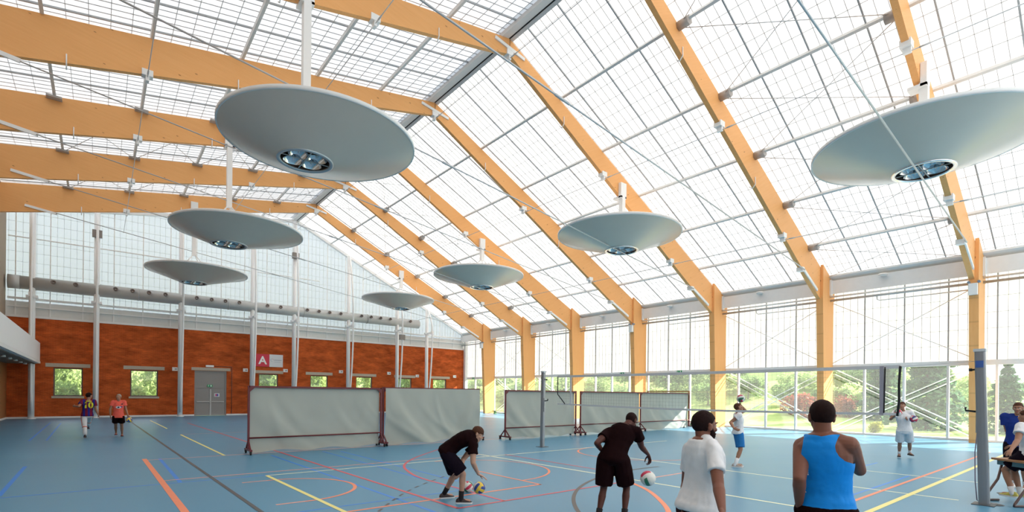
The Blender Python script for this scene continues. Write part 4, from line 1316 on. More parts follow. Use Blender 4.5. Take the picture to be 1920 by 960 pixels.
class Blob:
    """closed overlapping lofts, later fused into one skin"""
    def __init__(self): self.mb = MB()
    def loft(self, rings, n=16, cap=True):
        """rings: (centre, side, fwd, ra, rb)"""
        vs, fs = [], []
        for (c, s, f, ra, rb) in rings:
            for j in range(n):
                a = 2 * PI * j / n
                vs.append(c + s * (ra * math.cos(a)) + f * (rb * math.sin(a)))
        k = len(rings)
        for i in range(k - 1):
            for j in range(n):
                fs.append((i * n + j, i * n + (j + 1) % n, (i + 1) * n + (j + 1) % n, (i + 1) * n + j))
        fs.append(tuple(range(n))[::-1]); fs.append(tuple((k - 1) * n + j for j in range(n)))
        self.mb.add(vs, fs, 0, True)
    def seg(self, p0, p1, prof, side=None, round0=True, round1=True, n=14):
        d = p1 - p0; L = d.length
        if L < 1e-6: return
        u = d / L
        if side is None: side = u.orthogonal()
        s = (side - u * side.dot(u))
        if s.length < 1e-4: s = u.orthogonal()
        s.normalize(); f = s.cross(u)
        R = []
        t0, a0, b0 = prof[0][:3]; t1, a1, b1 = prof[-1][:3]
        o0 = prof[0][3] if len(prof[0]) > 3 else 0
        if round0:
            for q in (.99, .8, .45): R.append((p0 - u * (min(a0, b0) * q) + f * o0, s, f, a0 * math.sqrt(1 - q * q), b0 * math.sqrt(1 - q * q)))
        for q in prof:
            R.append((p0 + d * q[0] + f * (q[3] if len(q) > 3 else 0), s, f, q[1], q[2]))
        if round1:
            for q in (.45, .8, .99): R.append((p1 + u * (min(a1, b1) * q), s, f, a1 * math.sqrt(1 - q * q), b1 * math.sqrt(1 - q * q)))
        self.loft(R, n)
    def ell(self, c, s, f, u, ra, rb, rc, n=16):
        R = []
        for i in range(11):
            a = -PI / 2 * .985 + PI * .985 * i / 10
            R.append((c + u * (rc * math.sin(a)), s, f, ra * math.cos(a), rb * math.cos(a)))
        self.loft(R, n)
    def fuse(self, voxel, smooth=3):
        me = self.mb.mesh('tmp', [])
        o = bpy.data.objects.new('tmp', me); COL.objects.link(o)
        md = o.modifiers.new('r', 'REMESH'); md.mode = 'VOXEL'; md.voxel_size = voxel; md.use_smooth_shade = True
        if smooth:
            sm = o.modifiers.new('s', 'SMOOTH'); sm.factor = .5; sm.iterations = smooth
        dg = bpy.context.evaluated_depsgraph_get(); dg.update()
        out = bpy.data.meshes.new_from_object(o.evaluated_get(dg))
        bpy.data.objects.remove(o); bpy.data.meshes.remove(me)
        for p in out.polygons: p.use_smooth = True
        return out
def wrinkle(me, amp, sc, seed, stretch=(1, 1, .35)):
    off = Vector((seed * 3.7, seed * 1.3, seed * 2.1))
    nr = [v.normal.copy() for v in me.vertices]
    for v, n in zip(me.vertices, nr):
        c = v.co
        q = Vector((c.x * stretch[0], c.y * stretch[1], c.z * stretch[2])) * sc + off
        a = noise.noise(q) + .5 * noise.noise(q * 2.1)
        v.co = c + n * (amp * (abs(a) * 1.6 - .35))
TORSO = [(-.13, .10, .085, .0), (-.05, .160, .112, -.012), (.05, .172, .122, -.018), (.16, .158, .112, -.008), (.30, .142, .104, .004), (.45, .148, .108, .008), (.62, .166, .118, .010), (.76, .172, .116, .004), (.87, .150, .098, -.006), (.95, .105, .078, -.012), (1.0, .070, .064, -.014)]
class Person:
    def __init__(self, label, loc, face, H=1.78, build=1.0, voxel=.008, skin='tan', group=None):
        """face: unit-ish world XY direction the body faces"""
        self.root = empty('person', loc, label, 'person', group)
        self.k = H / 1.78; self.bw = build; self.vx = voxel; self.skin = skin
        self.F = Vector((face[0], face[1], 0)).normalized(); self.R = Vector((self.F.y, -self.F.x, 0)); self.U = Vector((0, 0, 1))
        self.J = {}
        self.B = Blob()
    def L(self, p): return p - self.root.location
    def spine(self, pel, nk, pu=None, cu=None, hipaxis=None, shaxis=None):
        self.pel, self.nk = pel, nk
        L = (nk - pel).length
        self.pu = (pu or (nk - pel)).normalized(); self.cu = (cu or (nk - pel)).normalized()
        self.ha = (hipaxis or self.R).normalized(); self.sa = (shaxis or self.R).normalized()
        self.sl = L
    def sp(self, t):
        a, b, m0, m1 = self.pel, self.nk, self.pu * self.sl, self.cu * self.sl
        if t < 0: c, tg = a + m0 * t, m0
        else:
            c = a * (2 * t**3 - 3 * t**2 + 1) + m0 * (t**3 - 2 * t**2 + t) + b * (-2 * t**3 + 3 * t**2) + m1 * (t**3 - t**2)
            tg = a * (6 * t**2 - 6 * t) + m0 * (3 * t**2 - 4 * t + 1) + b * (-6 * t**2 + 6 * t) + m1 * (3 * t**2 - 2 * t)
        tg = tg.normalized()
        s = self.ha.lerp(self.sa, max(0, min(1, t)))
        s = (s - tg * s.dot(tg)).normalized()
        f = tg.cross(s)      # up x right = forward
        return c, s, f, tg
    def rings(self, t0, t1, grow, gtop=None, n=14):
        out = []
        for i in range(n + 1):
            t = t0 + (t1 - t0) * i / n
            tab = TORSO
            for j in range(len(tab) - 1):
                if tab[j][0] <= t <= tab[j + 1][0] or j == len(tab) - 2: break
            q = (t - tab[j][0]) / (tab[j + 1][0] - tab[j][0]); q = max(0, min(1, q))
            q = q * q * (3 - 2 * q)
            ra, rb, of = (tab[j][m] + (tab[j + 1][m] - tab[j][m]) * q for m in (1, 2, 3))
            c, s, f, u = self.sp(t)
            g = grow(t) if callable(grow) else grow
            k = self.k
            out.append((c + f * (of * k), s, f, ra * k * self.bw + g, rb * k * self.bw + g))
        return out
    def body(self):
        k, bw, J, B = self.k, self.bw, self.J, self.B
        B.loft([(self.L(c), s, f, a, b) for c, s, f, a, b in self.rings(-.13, 1.0, 0, n=18)], 20)
        for sd in 'LR':
            sg_ = 1 if sd == 'R' else -1
            c, s, f, u = self.sp(.88)
            sh = J['sh' + sd]
            B.seg(self.L(c + s * (sg_ * .05 * k)), self.L(sh), [(0, .07 * k, .075 * k), (1, .058 * k * bw, .060 * k * bw)])
            B.seg(self.L(self.nk - self.cu * .01), self.L(sh + u * .01), [(0, .045 * k, .045 * k), (.5, .046 * k, .05 * k), (1, .045 * k, .05 * k)])
            e, w = J['el' + sd], J['wr' + sd]
            B.seg(self.L(sh), self.L(e), [(0, .058 * k * bw, .060 * k * bw), (.25, .055 * k * bw, .057 * k * bw), (.55, .048 * k * bw, .050 * k * bw), (1, .040 * k, .042 * k)])
            B.seg(self.L(e), self.L(w), [(0, .041 * k, .041 * k), (.22, .045 * k, .043 * k), (.6, .036 * k, .034 * k), (1, .028 * k, .023 * k)])
            self.hand(sd)
            hp, kn, an = J['hip' + sd], J['kn' + sd], J['an' + sd]
            fw = self.kf[sd]
            sdv = fw.cross((kn - hp).normalized())
            B.seg(self.L(hp), self.L(kn), [(0, .090 * k * bw, .095 * k * bw), (.25, .086 * k * bw, .092 * k * bw), (.6, .068 * k, .072 * k), (.9, .055 * k, .057 * k), (1, .052 * k, .055 * k)], sdv)
            ax = (an - kn).normalized(); back = -(fw - ax * fw.dot(ax)).normalized()
            B.seg(self.L(kn), self.L(an), [(0, .052 * k, .054 * k), (.12, .050 * k, .052 * k), (.3, .056 * k, .054 * k), (.55, .046 * k, .046 * k), (.82, .034 * k, .036 * k), (1, .035 * k, .040 * k)], sdv)
            B.seg(self.L(kn + (an - kn) * .12 + back * .018 * k), self.L(kn + (an - kn) * .55 + back * .012 * k), [(0, .038 * k, .036 * k), (.4, .044 * k, .042 * k), (1, .03 * k, .03 * k)], sdv)
            tf = self.tf[sd]
            B.seg(self.L(an + V(0, 0, -.03)), self.L(an + tf * .14 * k + V(0, 0, -.045 * k) + self.tdrop[sd]), [(0, .034 * k, .032 * k), (1, .036 * k, .022 * k)])
        self.head()
        me = B.fuse(self.vx, 2 if self.vx < .0075 else 3)
        me.materials.append(SKIN[self.skin])
        o = link('body', me, self.root)
        return o
    def hand(self, sd):
        B, k = self.B, self.k
        w = self.J['wr' + sd]
        hd = self.hands.get(sd, {})
        d = (w - self.J['el' + sd]).normalized()
        if 'd' in hd: d = hd['d'].normalized()
        n = hd.get('n')
        if n is None: n = (self.R * (-1 if sd == 'R' else 1))
        n = (n - d * n.dot(d)).normalized()
        t = d.cross(n) * (1 if sd == 'R' else -1)
        curl = math.radians(hd.get('curl', 18))
        w = self.L(w)
        self.palm = getattr(self, 'palm', {}); self.palm[sd] = (w + d * .08 * k + n * .03, d, n, t)
        B.seg(w - d * .01, w + d * .085 * k, [(0, .026 * k, .020 * k), (.35, .036 * k, .018 * k), (1, .040 * k, .014 * k)], t)
        for i, (o_, sc) in enumerate(((.030, .95), (.010, 1.05), (-.010, 1.0), (-.029, .80))):
            p = w + d * (.088 - .004 * abs(i - 1)) * k + t * (o_ * k)
            a = curl * .7
            spread = (1.5 - i) * .06
            for seg_, (ln, r0, r1) in enumerate(((.042, .0092, .0086), (.027, .0086, .0080), (.021, .0080, .0066))):
                dr = (d * math.cos(a) + n * math.sin(a) + t * spread).normalized()
                q = p + dr * (ln * sc * k)
                B.seg(p, q, [(0, r0 * k, r0 * k), (1, r1 * k, r1 * k)], n=8)
                p = q; a += curl * (1.1 if seg_ == 0 else .8)
        p = w + d * .022 * k + t * .028 * k + n * .006
        for dr, ln, r0, r1 in (((d * .62 + t * .70 + n * .35), .045, .014, .0115), ((d * .85 + t * .35 + n * .45), .034, .0115, .010), ((d * .95 + t * .05 + n * .4), .026, .010, .008)):
            q = p + dr.normalized() * ln * k
            B.seg(p, q, [(0, r0 * k, r0 * k), (1, r1 * k, r1 * k)], n=8); p = q
    def head(self):
        B, k = self.B, self.k
        h = self.hd; f, u = self.hf.normalized(), self.hu
        u = (u - f * u.dot(f)).normalized(); s = f.cross(u)
        self.hs, self.hff, self.huu = s, f, u
        def P_(a, b, c): return self.L(h) + (s * a + f * b + u * c) * k
        B.seg(self.L(self.nk - self.cu * .05), P_(0, -.022, -.045), [(0, .064 * k, .062 * k), (.5, .056 * k * (.5 + .5 * self.bw), .058 * k), (1, .054 * k, .060 * k)], s)
        B.ell(P_(0, -.014, .022), s, f, u, .0755 * k, .0955 * k, .090 * k, 20)
        B.ell(P_(0, .020, -.030), s, f, u, .0620 * k, .070 * k, .082 * k, 20)
        B.ell(P_(0, .030, -.074), s, f, u, .0470 * k, .050 * k, .042 * k, 18)
        B.ell(P_(0, .074, -.100), s, f, u, .022 * k, .018 * k, .017 * k, 12)
        B.ell(P_(0, .072, .020), s, f, u, .050 * k, .020 * k, .013 * k, 14)
        for a in (-1, 1):
            B.ell(P_(a * .038, .066, -.030), s, f, u, .022 * k, .018 * k, .018 * k, 12)
            B.ell(P_(a * .077, -.008, -.012), s, f, u, .010 * k, .021 * k, .032 * k, 12)
            B.seg(P_(a * .074, .004, -.03), P_(a * .082, -.022, .012), [(0, .007 * k, .010 * k), (1, .008 * k, .012 * k)], n=8)
            B.ell(P_(a * .011, .093, -.034), s, f, u, .011 * k, .011 * k, .010 * k, 10)
        B.seg(P_(0, .084, .004), P_(0, .106, -.032), [(0, .009 * k, .009 * k), (1, .013 * k, .011 * k)], n=10)
        B.ell(P_(0, .084, -.060), s, f, u, .024 * k, .012 * k, .007 * k, 12)
        B.ell(P_(0, .083, -.071), s, f, u, .021 * k, .012 * k, .008 * k, 12)
    def face(self):
        """eyes, brows and lips as small parts"""
        k = self.k; s, f, u = self.hs, self.hff, self.huu
        def P_(a, b, c): return self.L(self.hd) + (s * a + f * b + u * c) * k
        for a in (-1, 1):
            b = Blob(); b.ell(P_(a * .031, .076, .002), s, f, u, .014 * k, .010 * k, .0085 * k, 12)
            ey = b.mb.build('eye', M_EYE, self.root)
            b = Blob(); b.ell(P_(a * .031, .0825, .002), s, f, u, .0062 * k, .0048 * k, .0062 * k, 10)
            b.mb.build('iris', M_IRIS, ey)
            b = Blob(); b.seg(P_(a * .014, .092, .024), P_(a * .048, .080, .026), [(0, .005 * k, .004 * k), (.5, .005 * k, .005 * k), (1, .003 * k, .003 * k)], n=8)
            b.mb.build('eyebrow', self.hairmat, self.root)
        b = Blob(); b.ell(P_(0, .0945, -.0655), s, f, u, .021 * k, .006 * k, .0085 * k, 12)
        b.mb.build('lips', mat('lips_' + self.skin, tuple(c * m_ for c, m_ in zip(SKIN[self.skin].node_tree.nodes['Principled BSDF'].inputs['Base Color'].default_value[:3], (1.05, .62, .68))), .45), self.root)
    def hair(self, col, size=1.0, line=.05, nape=-.07, fringe=0.0, bumps=.004):
        self.hairmat = HAIR[col]
        k = self.k; s, f, u = self.hs, self.hff, self.huu
        b = Blob(); z = V(0, 0, 0)
        b.ell(z, V(1, 0, 0), V(0, 1, 0), V(0, 0, 1), .081 * size, .1015 * size, .096 * size, 36)
        bm = bmesh.new(); me0 = b.mb.mesh('tmp', []); bm.from_mesh(me0); bmesh.ops.subdivide_edges(bm, edges=bm.edges, cuts=2, use_grid_fill=True)
        me = bpy.data.meshes.new('hair')
        for v in bm.verts:
            x, y, zz = v.co
            c = V(x, y - .017, zz + .026)
            e = (x / (.081 * size)) ** 2 + (y / (.1015 * size)) ** 2 + (zz / (.096 * size)) ** 2
            if e > 1e-6: 
                q = 1 / math.sqrt(e); c = V(x * q, y * q - .017, zz * q + .026)
            yy = c.y
            if yy > .045: hl = line + fringe
            elif yy > .0: hl = (line + fringe) * (yy / .045) + (.005) * (1 - yy / .045)
            elif yy > -.04: hl = .005 * (1 + yy / .04) + nape * (-yy / .04)
            else: hl = nape
            nz = noise.noise(c * 45) * bumps
            dd = V(c.x, c.y + .017, c.z - .026).normalized()
            if c.z < hl: c = V(c.x * .82, (c.y + .017) * .82 - .017, (c.z - .026) * .86 + .026)
            else: c = c + dd * nz
            v.co = self.L(self.hd) + (s * c.x + f * c.y + u * c.z) * k
        for fc in bm.faces: fc.smooth = True
        bm.to_mesh(me); bm.free(); bpy.data.meshes.remove(me0)
        me.materials.append(HAIR[col])
        return link('hair', me, self.root)
    def beard(self, col):
        k = self.k; s, f, u = self.hs, self.hff, self.huu
        def P_(a, b, c): return self.L(self.hd) + (s * a + f * b + u * c) * k
        b = Blob(); b.ell(P_(0, .036, -.080), s, f, u, .054 * k, .057 * k, .046 * k, 18)
        for a in (-1, 1): b.seg(P_(a * .060, .012, -.02), P_(a * .048, .035, -.075), [(0, .012 * k, .014 * k), (1, .016 * k, .03 * k)])
        me = b.fuse(.006, 3); me.materials.append(HAIR[col]); return link('beard', me, self.root)
    def legs(self, feet, hipw=.092, poles=None, lift=None):
        """feet: {'L': (heel, toe)} world points on the ground; lift: heel height"""
        k, J = self.k, self.J
        self.tf, self.kf, self.tdrop, self.feet = {}, {}, {}, feet
        ax = self.ha
        J['hipL'] = self.pel - ax * hipw * k * self.bw; J['hipR'] = self.pel + ax * hipw * k * self.bw
        for sd in 'LR':
            heel, toe = feet[sd]
            tf = (toe - heel); tf.z = 0; tf.normalize(); self.tf[sd] = tf
            lf = (lift or {}).get(sd, 0)
            self.tdrop[sd] = V(0, 0, -lf * .8)
            an = heel + tf * .065 * k; an.z = .085 * k + lf + max(0, heel.z)
            pole = (poles or {}).get(sd, (tf * .6 + self.F * .6))
            kn, an2 = ik2(J['hip' + sd], an, .435 * k, .41 * k, pole)
            J['kn' + sd], J['an' + sd] = kn, an2
            self.kf[sd] = (pole - (an2 - J['hip' + sd]).normalized() * pole.dot((an2 - J['hip' + sd]).normalized())).normalized()
    def shoes(self, mt, sole, sock=None, sockh=.12):
        k = self.k
        for sd in 'LR':
            an = self.J['an' + sd]; tf = self.tf[sd]; s = tf.cross(self.U)
            base = self.L(an - tf * .065 * k); base.z -= .085 * k
            pitch = -self.tdrop[sd].z / (.22 * k)
            R = []; S_ = []
            for y, hw, h in ((-.022, .012, .05), (-.012, .030, .075), (.02, .037, .100), (.06, .038, .108), (.10, .039, .088), (.15, .045, .066), (.20, .046, .052), (.235, .038, .040), (.255, .020, .026)):
                dz = -y * pitch * .8
                c = base + tf * (y * k) + V(0, 0, dz + .012)
                R.append((c, hw * k, h * k)); S_.append((base + tf * (y * k * 1.01) + V(0, 0, dz), (hw + .004) * k))
            mb = MB(); n = 14; vs = []
            for c, hw, h in R:
                for j in range(n):
                    a = PI * j / (n - 1)
                    vs.append(c + s * (hw * math.cos(a)) + V(0, 0, (h - .012) * max(0.0, math.sin(a)) ** .8))
            m_ = len(R)
            fs = [(i * n + j, i * n + j + 1, (i + 1) * n + j + 1, (i + 1) * n + j) for i in range(m_ - 1) for j in range(n - 1)]
            fs += [(i * n, (i + 1) * n, (i + 1) * n + n - 1, i * n + n - 1) for i in range(m_ - 1)]
            fs += [tuple(range(n)), tuple((m_ - 1) * n + j for j in range(n))]
            mb.add(vs, fs, 0, True)
            so = mb.build('shoe', mt, self.root)
            mb = MB(); vs = []
            for c, hw in S_:
                vs += [c - s * hw, c + s * hw, c + s * hw + V(0, 0, .024), c - s * hw + V(0, 0, .024)]
            fs = [(4 * i + j, 4 * i + (j + 1) % 4, 4 * i + 4 + (j + 1) % 4, 4 * i + 4 + j) for i in range(m_ - 1) for j in range(4)] + [(0, 1, 2, 3), tuple(4 * (m_ - 1) + j for j in range(4))]
            mb.add(vs, fs); mb.build('sole', sole, so)
            if sock is not None:
                up = (self.J['kn' + sd] - an).normalized()
                b = Blob(); b.seg(self.L(an - up * .03), self.L(an + up * sockh * k), [(0, .042 * k, .044 * k), (.4, .040 * k, .042 * k), (1, .045 * k, .047 * k)], round1=False)
                b.mb.build('sock', sock, self.root)
    def shirt(self, mt, hem=-.10, loose=.016, sleeve=.55, sl_r=(.076, .080), amp=.006, seed=1, collar=None, hemloose=.03, name='shirt', tops=.97):
        B = Blob(); k, J = self.k, self.J
        B.loft([(self.L(c), s, f, a, b) for c, s, f, a, b in self.rings(hem, tops, lambda t: loose + hemloose * max(0, .55 - t) ** 1.2 * (1 if t < .55 else 0), n=20)], 28)
        for sd in 'LR':
            sg_ = 1 if sd == 'R' else -1
            c, s, f, u = self.sp(.86); sh, e = J['sh' + sd], J['el' + sd]
            B.seg(self.L(c + s * (sg_ * .03 * k)), self.L(sh), [(0, .085 * k, .088 * k), (1, sl_r[0] * k * self.bw, sl_r[0] * k * self.bw)])
            c, s, f, u = self.sp(.97)
            B.seg(self.L(self.nk - self.cu * .02 + s * sg_ * .02), self.L(sh + u * .012), [(0, .05 * k, .056 * k), (1, .056 * k, .062 * k)])
            B.seg(self.L(sh), self.L(sh.lerp(e, sleeve)), [(0, sl_r[0] * k * self.bw, sl_r[0] * k * self.bw), (.6, sl_r[0] * k * self.bw, sl_r[0] * k * self.bw), (1, sl_r[1] * k * self.bw, sl_r[1] * k * self.bw)], round1=False)
        me = B.fuse(max(.0085, self.vx), 5)
        wrinkle(me, amp, 11, seed)
        me.materials.append(mt)
        o = link(name, me, self.root)
        if collar is not None:
            c, s, f, u = self.sp(.985)
            b = MB(); pts = []
            for i in range(21):
                a = 2 * PI * i / 20
                pts.append(self.L(c) + s * (.074 * k * math.cos(a)) + f * (.07 * k * math.sin(a) - .01) + u * (.012 - .022 * math.sin(a)))
            b.tube(pts, .010 * k, 8, cap=False); b.build('collar', collar, o)
        return o
    def shorts(self, mt, leg=.80, r=(.112, .112), top=.20, amp=.005, seed=2, loose=.012, name='shorts'):
        B = Blob(); k, J = self.k, self.J
        B.loft([(self.L(c), s, f, a, b) for c, s, f, a, b in self.rings(-.13, top, loose, n=10)], 24)
        for sd in 'LR':
            hp, kn = J['hip' + sd], J['kn' + sd]
            B.seg(self.L(hp), self.L(hp.lerp(kn, leg)), [(0, r[0] * k * self.bw, r[0] * k * self.bw), (.5, (r[0] + r[1]) / 2 * k * self.bw, (r[0] + r[1]) / 2 * k * self.bw), (1, r[1] * k, r[1] * k)], round1=False)
        me = B.fuse(max(.0085, self.vx), 4)
        wrinkle(me, amp, 10, seed)
        me.materials.append(mt)
        return link(name, me, self.root)
    def shoulders(self, L=None, R=None, w=.178, drop=.045):
        c, s, f, u = self.sp(1.0)
        k = self.k
        self.J['shL'] = L or c - s * (w * k * self.bw) - u * drop * k
        self.J['shR'] = R or c + s * (w * k * self.bw) - u * drop * k
    def arm(self, sd, e=None, w=None, hand=None):
        """e, w: (px, py, 'n'/'f') traced by bone length, or world vectors"""
        k = self.k; J = self.J
        J['el' + sd] = rayik(e[0], e[1], J['sh' + sd], .300 * k, e[2]) if isinstance(e, tuple) else e
        J['wr' + sd] = rayik(w[0], w[1], J['el' + sd], .262 * k, w[2]) if isinstance(w, tuple) else w
        self.hands = getattr(self, 'hands', {}); self.hands[sd] = hand or {}
def viewdir(p):
    d = Vector((p.x, p.y, 0)); return d.normalized()
def facing(p, deg):
    """0 faces away from the viewer, +90 turns to the picture's left, 180 faces the viewer"""
    d = viewdir(p); a = math.radians(deg)
    return Vector((d.x * math.cos(a) - d.y * math.sin(a), d.x * math.sin(a) + d.y * math.cos(a), 0))
def foot(px, py, direction, L=.27):
    """heel and toe of a foot whose middle stands at the pixel"""
    p = onz(px, py); d = Vector((direction.x, direction.y, 0)).normalized()
    return p - d * L * .45, p + d * L * .55
C_BLACKM = mat('black_maroon_cloth', (.012, .0035, .004), .9, 0, .12, 14, .25, 120, .06); C_NAVY = mat('black_navy_cloth', (.010, .006, .012), .9, 0, .12, 14, .25, 120, .06)
C_WHITE = cloth('white_cotton', (.80, .79, .80)); C_WHITEB = cloth('white_shorts_cloth', (.66, .70, .74))
C_TANK = cloth('bright_blue_jersey', (.004, .25, .74), .6); C_DARKM = mat('dark_maroon_shorts_cloth', (.040, .010, .012), .9, 0, .12, 14, .25, 120, .06)
C_BLUE = cloth('royal_blue_shorts', (.02, .16, .42)); C_CORAL = cloth('coral_jersey', (.85, .13, .09)); C_BLUES = cloth('deep_blue_polo', (.012, .035, .22))
SH_BLACK = mat('shoe_black', (.035, .018, .018), .6, 0, .2, 40); SH_RED = mat('shoe_red', (.30, .03, .03), .55); SH_GREY = mat('shoe_beige', (.40, .34, .30), .6, 0, .15, 40); SH_WHITE = mat('shoe_white', (.72, .72, .72), .5)
SOLE_W = mat('sole_white', (.75, .73, .72), .6); SOLE_D = mat('sole_dark', (.05, .03, .03), .7); SOLE_R = mat('sole_red', (.45, .05, .05), .6)
SOCK_W = cloth('white_sock', (.75, .75, .76)); SOCK_B = cloth('black_sock', (.02, .018, .02))

# ---- bending player with the blue and yellow ball
d0 = 8.55
ft = {'R': (onz(857, 944), onz(886, 944)), 'L': (onz(826, 935), onz(846, 933.5))}
base = (ft['R'][0] + ft['L'][1]) / 2
vd = viewdir(base); rt = Vector((vd.y, -vd.x, 0))
p = Person('person in black shirt and shorts bending over to bounce a blue and yellow ball', (base.x, base.y, 0), rt, 1.78, 1.06, .0065, 'pale')
pel = at(838, 850, d0 + .05); nk = at(893, 822, d0)
p.spine(pel, nk, (rt * .60 + UP * 1.05), (rt * 1.0 - UP * .48), -vd, -vd + rt * .1)
p.shoulders(L=at(889, 836, d0 + .17), R=at(887, 834, d0 - .17))
p.hd = at(896, 813.5, d0 - .02) ; p.hf = rt * .80 - UP * .50 - vd * .10; p.hu = UP * .85 + rt * .55
p.legs(ft, .09, {'R': rt * 1.0 + UP * .3 - vd * .1, 'L': rt * .5 + UP * .1}, {'R': .0, 'L': .0})
p.arm('R', (887, 868, 'n'), (897, 889, 'f'), {'n': -UP + rt * .1, 'd': rt * .9 - UP * .45, 'curl': 12})
p.arm('L', (868, 862, 'f'), (861, 883, 'n'), {'n': vd * .6 - rt * .5, 'd': -UP * 1.0 - rt * .3, 'curl': 20})
p.body(); p.hair('brown', 1.04, .035, -.06, -.005, .008); p.face()
p.shirt(C_BLACKM, -.06, .014, .52, (.072, .082), .005, 3)
p.shorts(C_NAVY, .90, (.112, .118), .16, .005, 4)
p.shoes(SH_BLACK, SOLE_W, SOCK_B, .13)
for sd in 'RL':
    pass

# ---- player in black, bouncing the white and crimson ball, back to the viewer
d0 = 7.5
ft = {'L': foot(1121, 976, facing(at(1150, 860, d0), 8)), 'R': foot(1172, 977, facing(at(1150, 860, d0), -14))}
base = (ft['L'][0] + ft['R'][0]) / 2; base.z = 0
F_ = facing(base, -18); 
p = Person('person in black shirt and long black shorts seen from behind, bouncing a white ball', base, F_, 1.82, 1.10, .0065, 'deep')
vd = viewdir(base); rt = Vector((vd.y, -vd.x, 0))
pel = at(1150, 862, d0); nk = at(1172, 797, d0 + .13)
p.spine(pel, nk, UP + rt * .10, UP * .9 + rt * .30 + vd * .45, rt * 1.0 - vd * .1, rt * .98 - UP * .02 - vd * .25)
p.shoulders(L=at(1139, 812, d0 + .12), R=at(1194, 809, d0 + .02))
p.hd = at(1184, 789, d0 + .22); p.hf = vd * .55 + rt * .42 - UP * .62; p.hu = UP * .85 + vd * .5 + rt * .25
p.legs(ft, .098, {'L': F_ - rt * .12, 'R': F_ + rt * .1})
p.arm('L', (1119, 831, 'n'), (1130, 847, 'f'), {'n': rt, 'curl': 30})
p.arm('R', (1203, 838, 'f'), (1216, 853, 'f'), {'n': -UP + rt * .1, 'd': rt * .25 - UP * .9 + vd * .1, 'curl': 38})
p.body(); p.hair('black', .985, .048, -.075, 0, .002); p.face()
p.shirt(C_BLACKM, -.03, .014, .50, (.070, .076), .005, 5, hemloose=.04)
p.shorts(C_BLACKM, .86, (.120, .128), .10, .006, 6, loose=.022)
p.shoes(SH_BLACK, SOLE_W, SOCK_B, .10)

# ---- player in white T-shirt and maroon shorts, back to the viewer, head turned to the side
d0 = 4.13
bp_ = at(1312, 900, d0)
F_ = facing(bp_, -38)
vd = viewdir(bp_); rt = Vector((vd.y, -vd.x, 0))
base = Vector((bp_.x, bp_.y, 0))
R_ = Vector((F_.y, -F_.x, 0))
p = Person('person with short dark hair and beard in white T-shirt, seen from behind', base, F_, 1.80, .96, .0065, 'brown')
pel = at(1311, 957, d0); nk = at(1319, 819, d0)
p.spine(pel, nk, UP * 1 + rt * .05 + F_ * .12, UP - F_ * .05, R_, R_ + vd * .0)
p.shoulders(L=at(1294, 844, d0 + .14), R=at(1339, 847, d0 - .14))
p.hd = at(1322, 797.5, d0 + .02); p.hf = rt * .80 + vd * .60 - UP * .05; p.hu = UP + F_ * .06
ft = {'L': (base - R_ * .13 - F_ * .1, base - R_ * .14 + F_ * .17), 'R': (base + R_ * .13 - F_ * .05, base + R_ * .16 + F_ * .2)}
p.legs(ft, .095)
p.arm('R', (1347, 911, 'n'), (1354, 957, 'n'), {'n': -R_, 'curl': 30})
p.arm('L', (1287, 905, 'f'), (1282, 950, 'n'), {'n': R_ * .6 + F_ * .3, 'curl': 22})
p.body(); p.hair('black', 1.0, .05, -.075, 0, .003); p.face(); p.beard('black')
sh_ = p.shirt(C_WHITE, -.02, .016, .60, (.067, .071), .006, 7, hemloose=.055)
p.shorts(C_DARKM, .82, (.116, .12), .14, .005, 8, loose=.02)
p.shoes(SH_WHITE, SOLE_W, SOCK_W, .12)

# ---- player in blue tank top, back to the viewer
d0 = 3.75
bp_ = at(1549, 900, d0)
F_ = facing(bp_, 0); vd = viewdir(bp_); rt = Vector((vd.y, -vd.x, 0)); R_ = Vector((F_.y, -F_.x, 0))
base = Vector((bp_.x, bp_.y, 0))
p = Person('person in bright blue tank top seen from behind with one elbow raised', base, F_, 1.86, 1.04, .0065, 'brown')
pel = at(1549, 968, d0); nk = at(1541, 812, d0)
p.spine(pel, nk, UP + rt * .02 + F_ * .10, UP - rt * .05, R_, R_ + UP * .03)
p.shoulders(L=at(1505, 836, d0 + .10), R=at(1592, 834, d0 - .10))
p.hd = at(1540, 781, d0 + .03); p.hf = vd * .95 - rt * .28 - UP * .10; p.hu = UP + rt * .02
ft = {'L': (base - R_ * .14 - F_ * .1, base - R_ * .15 + F_ * .17), 'R': (base + R_ * .14 - F_ * .1, base + R_ * .17 + F_ * .17)}
p.legs(ft, .084)
p.arm('L', (1499, 898, 'n'), (1498, 950, 'f'), {'n': R_, 'curl': 25})
p.arm('R', (1612, 882, 'f'), (1583, 850, 'f'), {'n': -R_ * .6 - F_ * .3, 'curl': 40})
p.body(); p.hair('black', .99, .05, -.06, 0, .002); p.face()
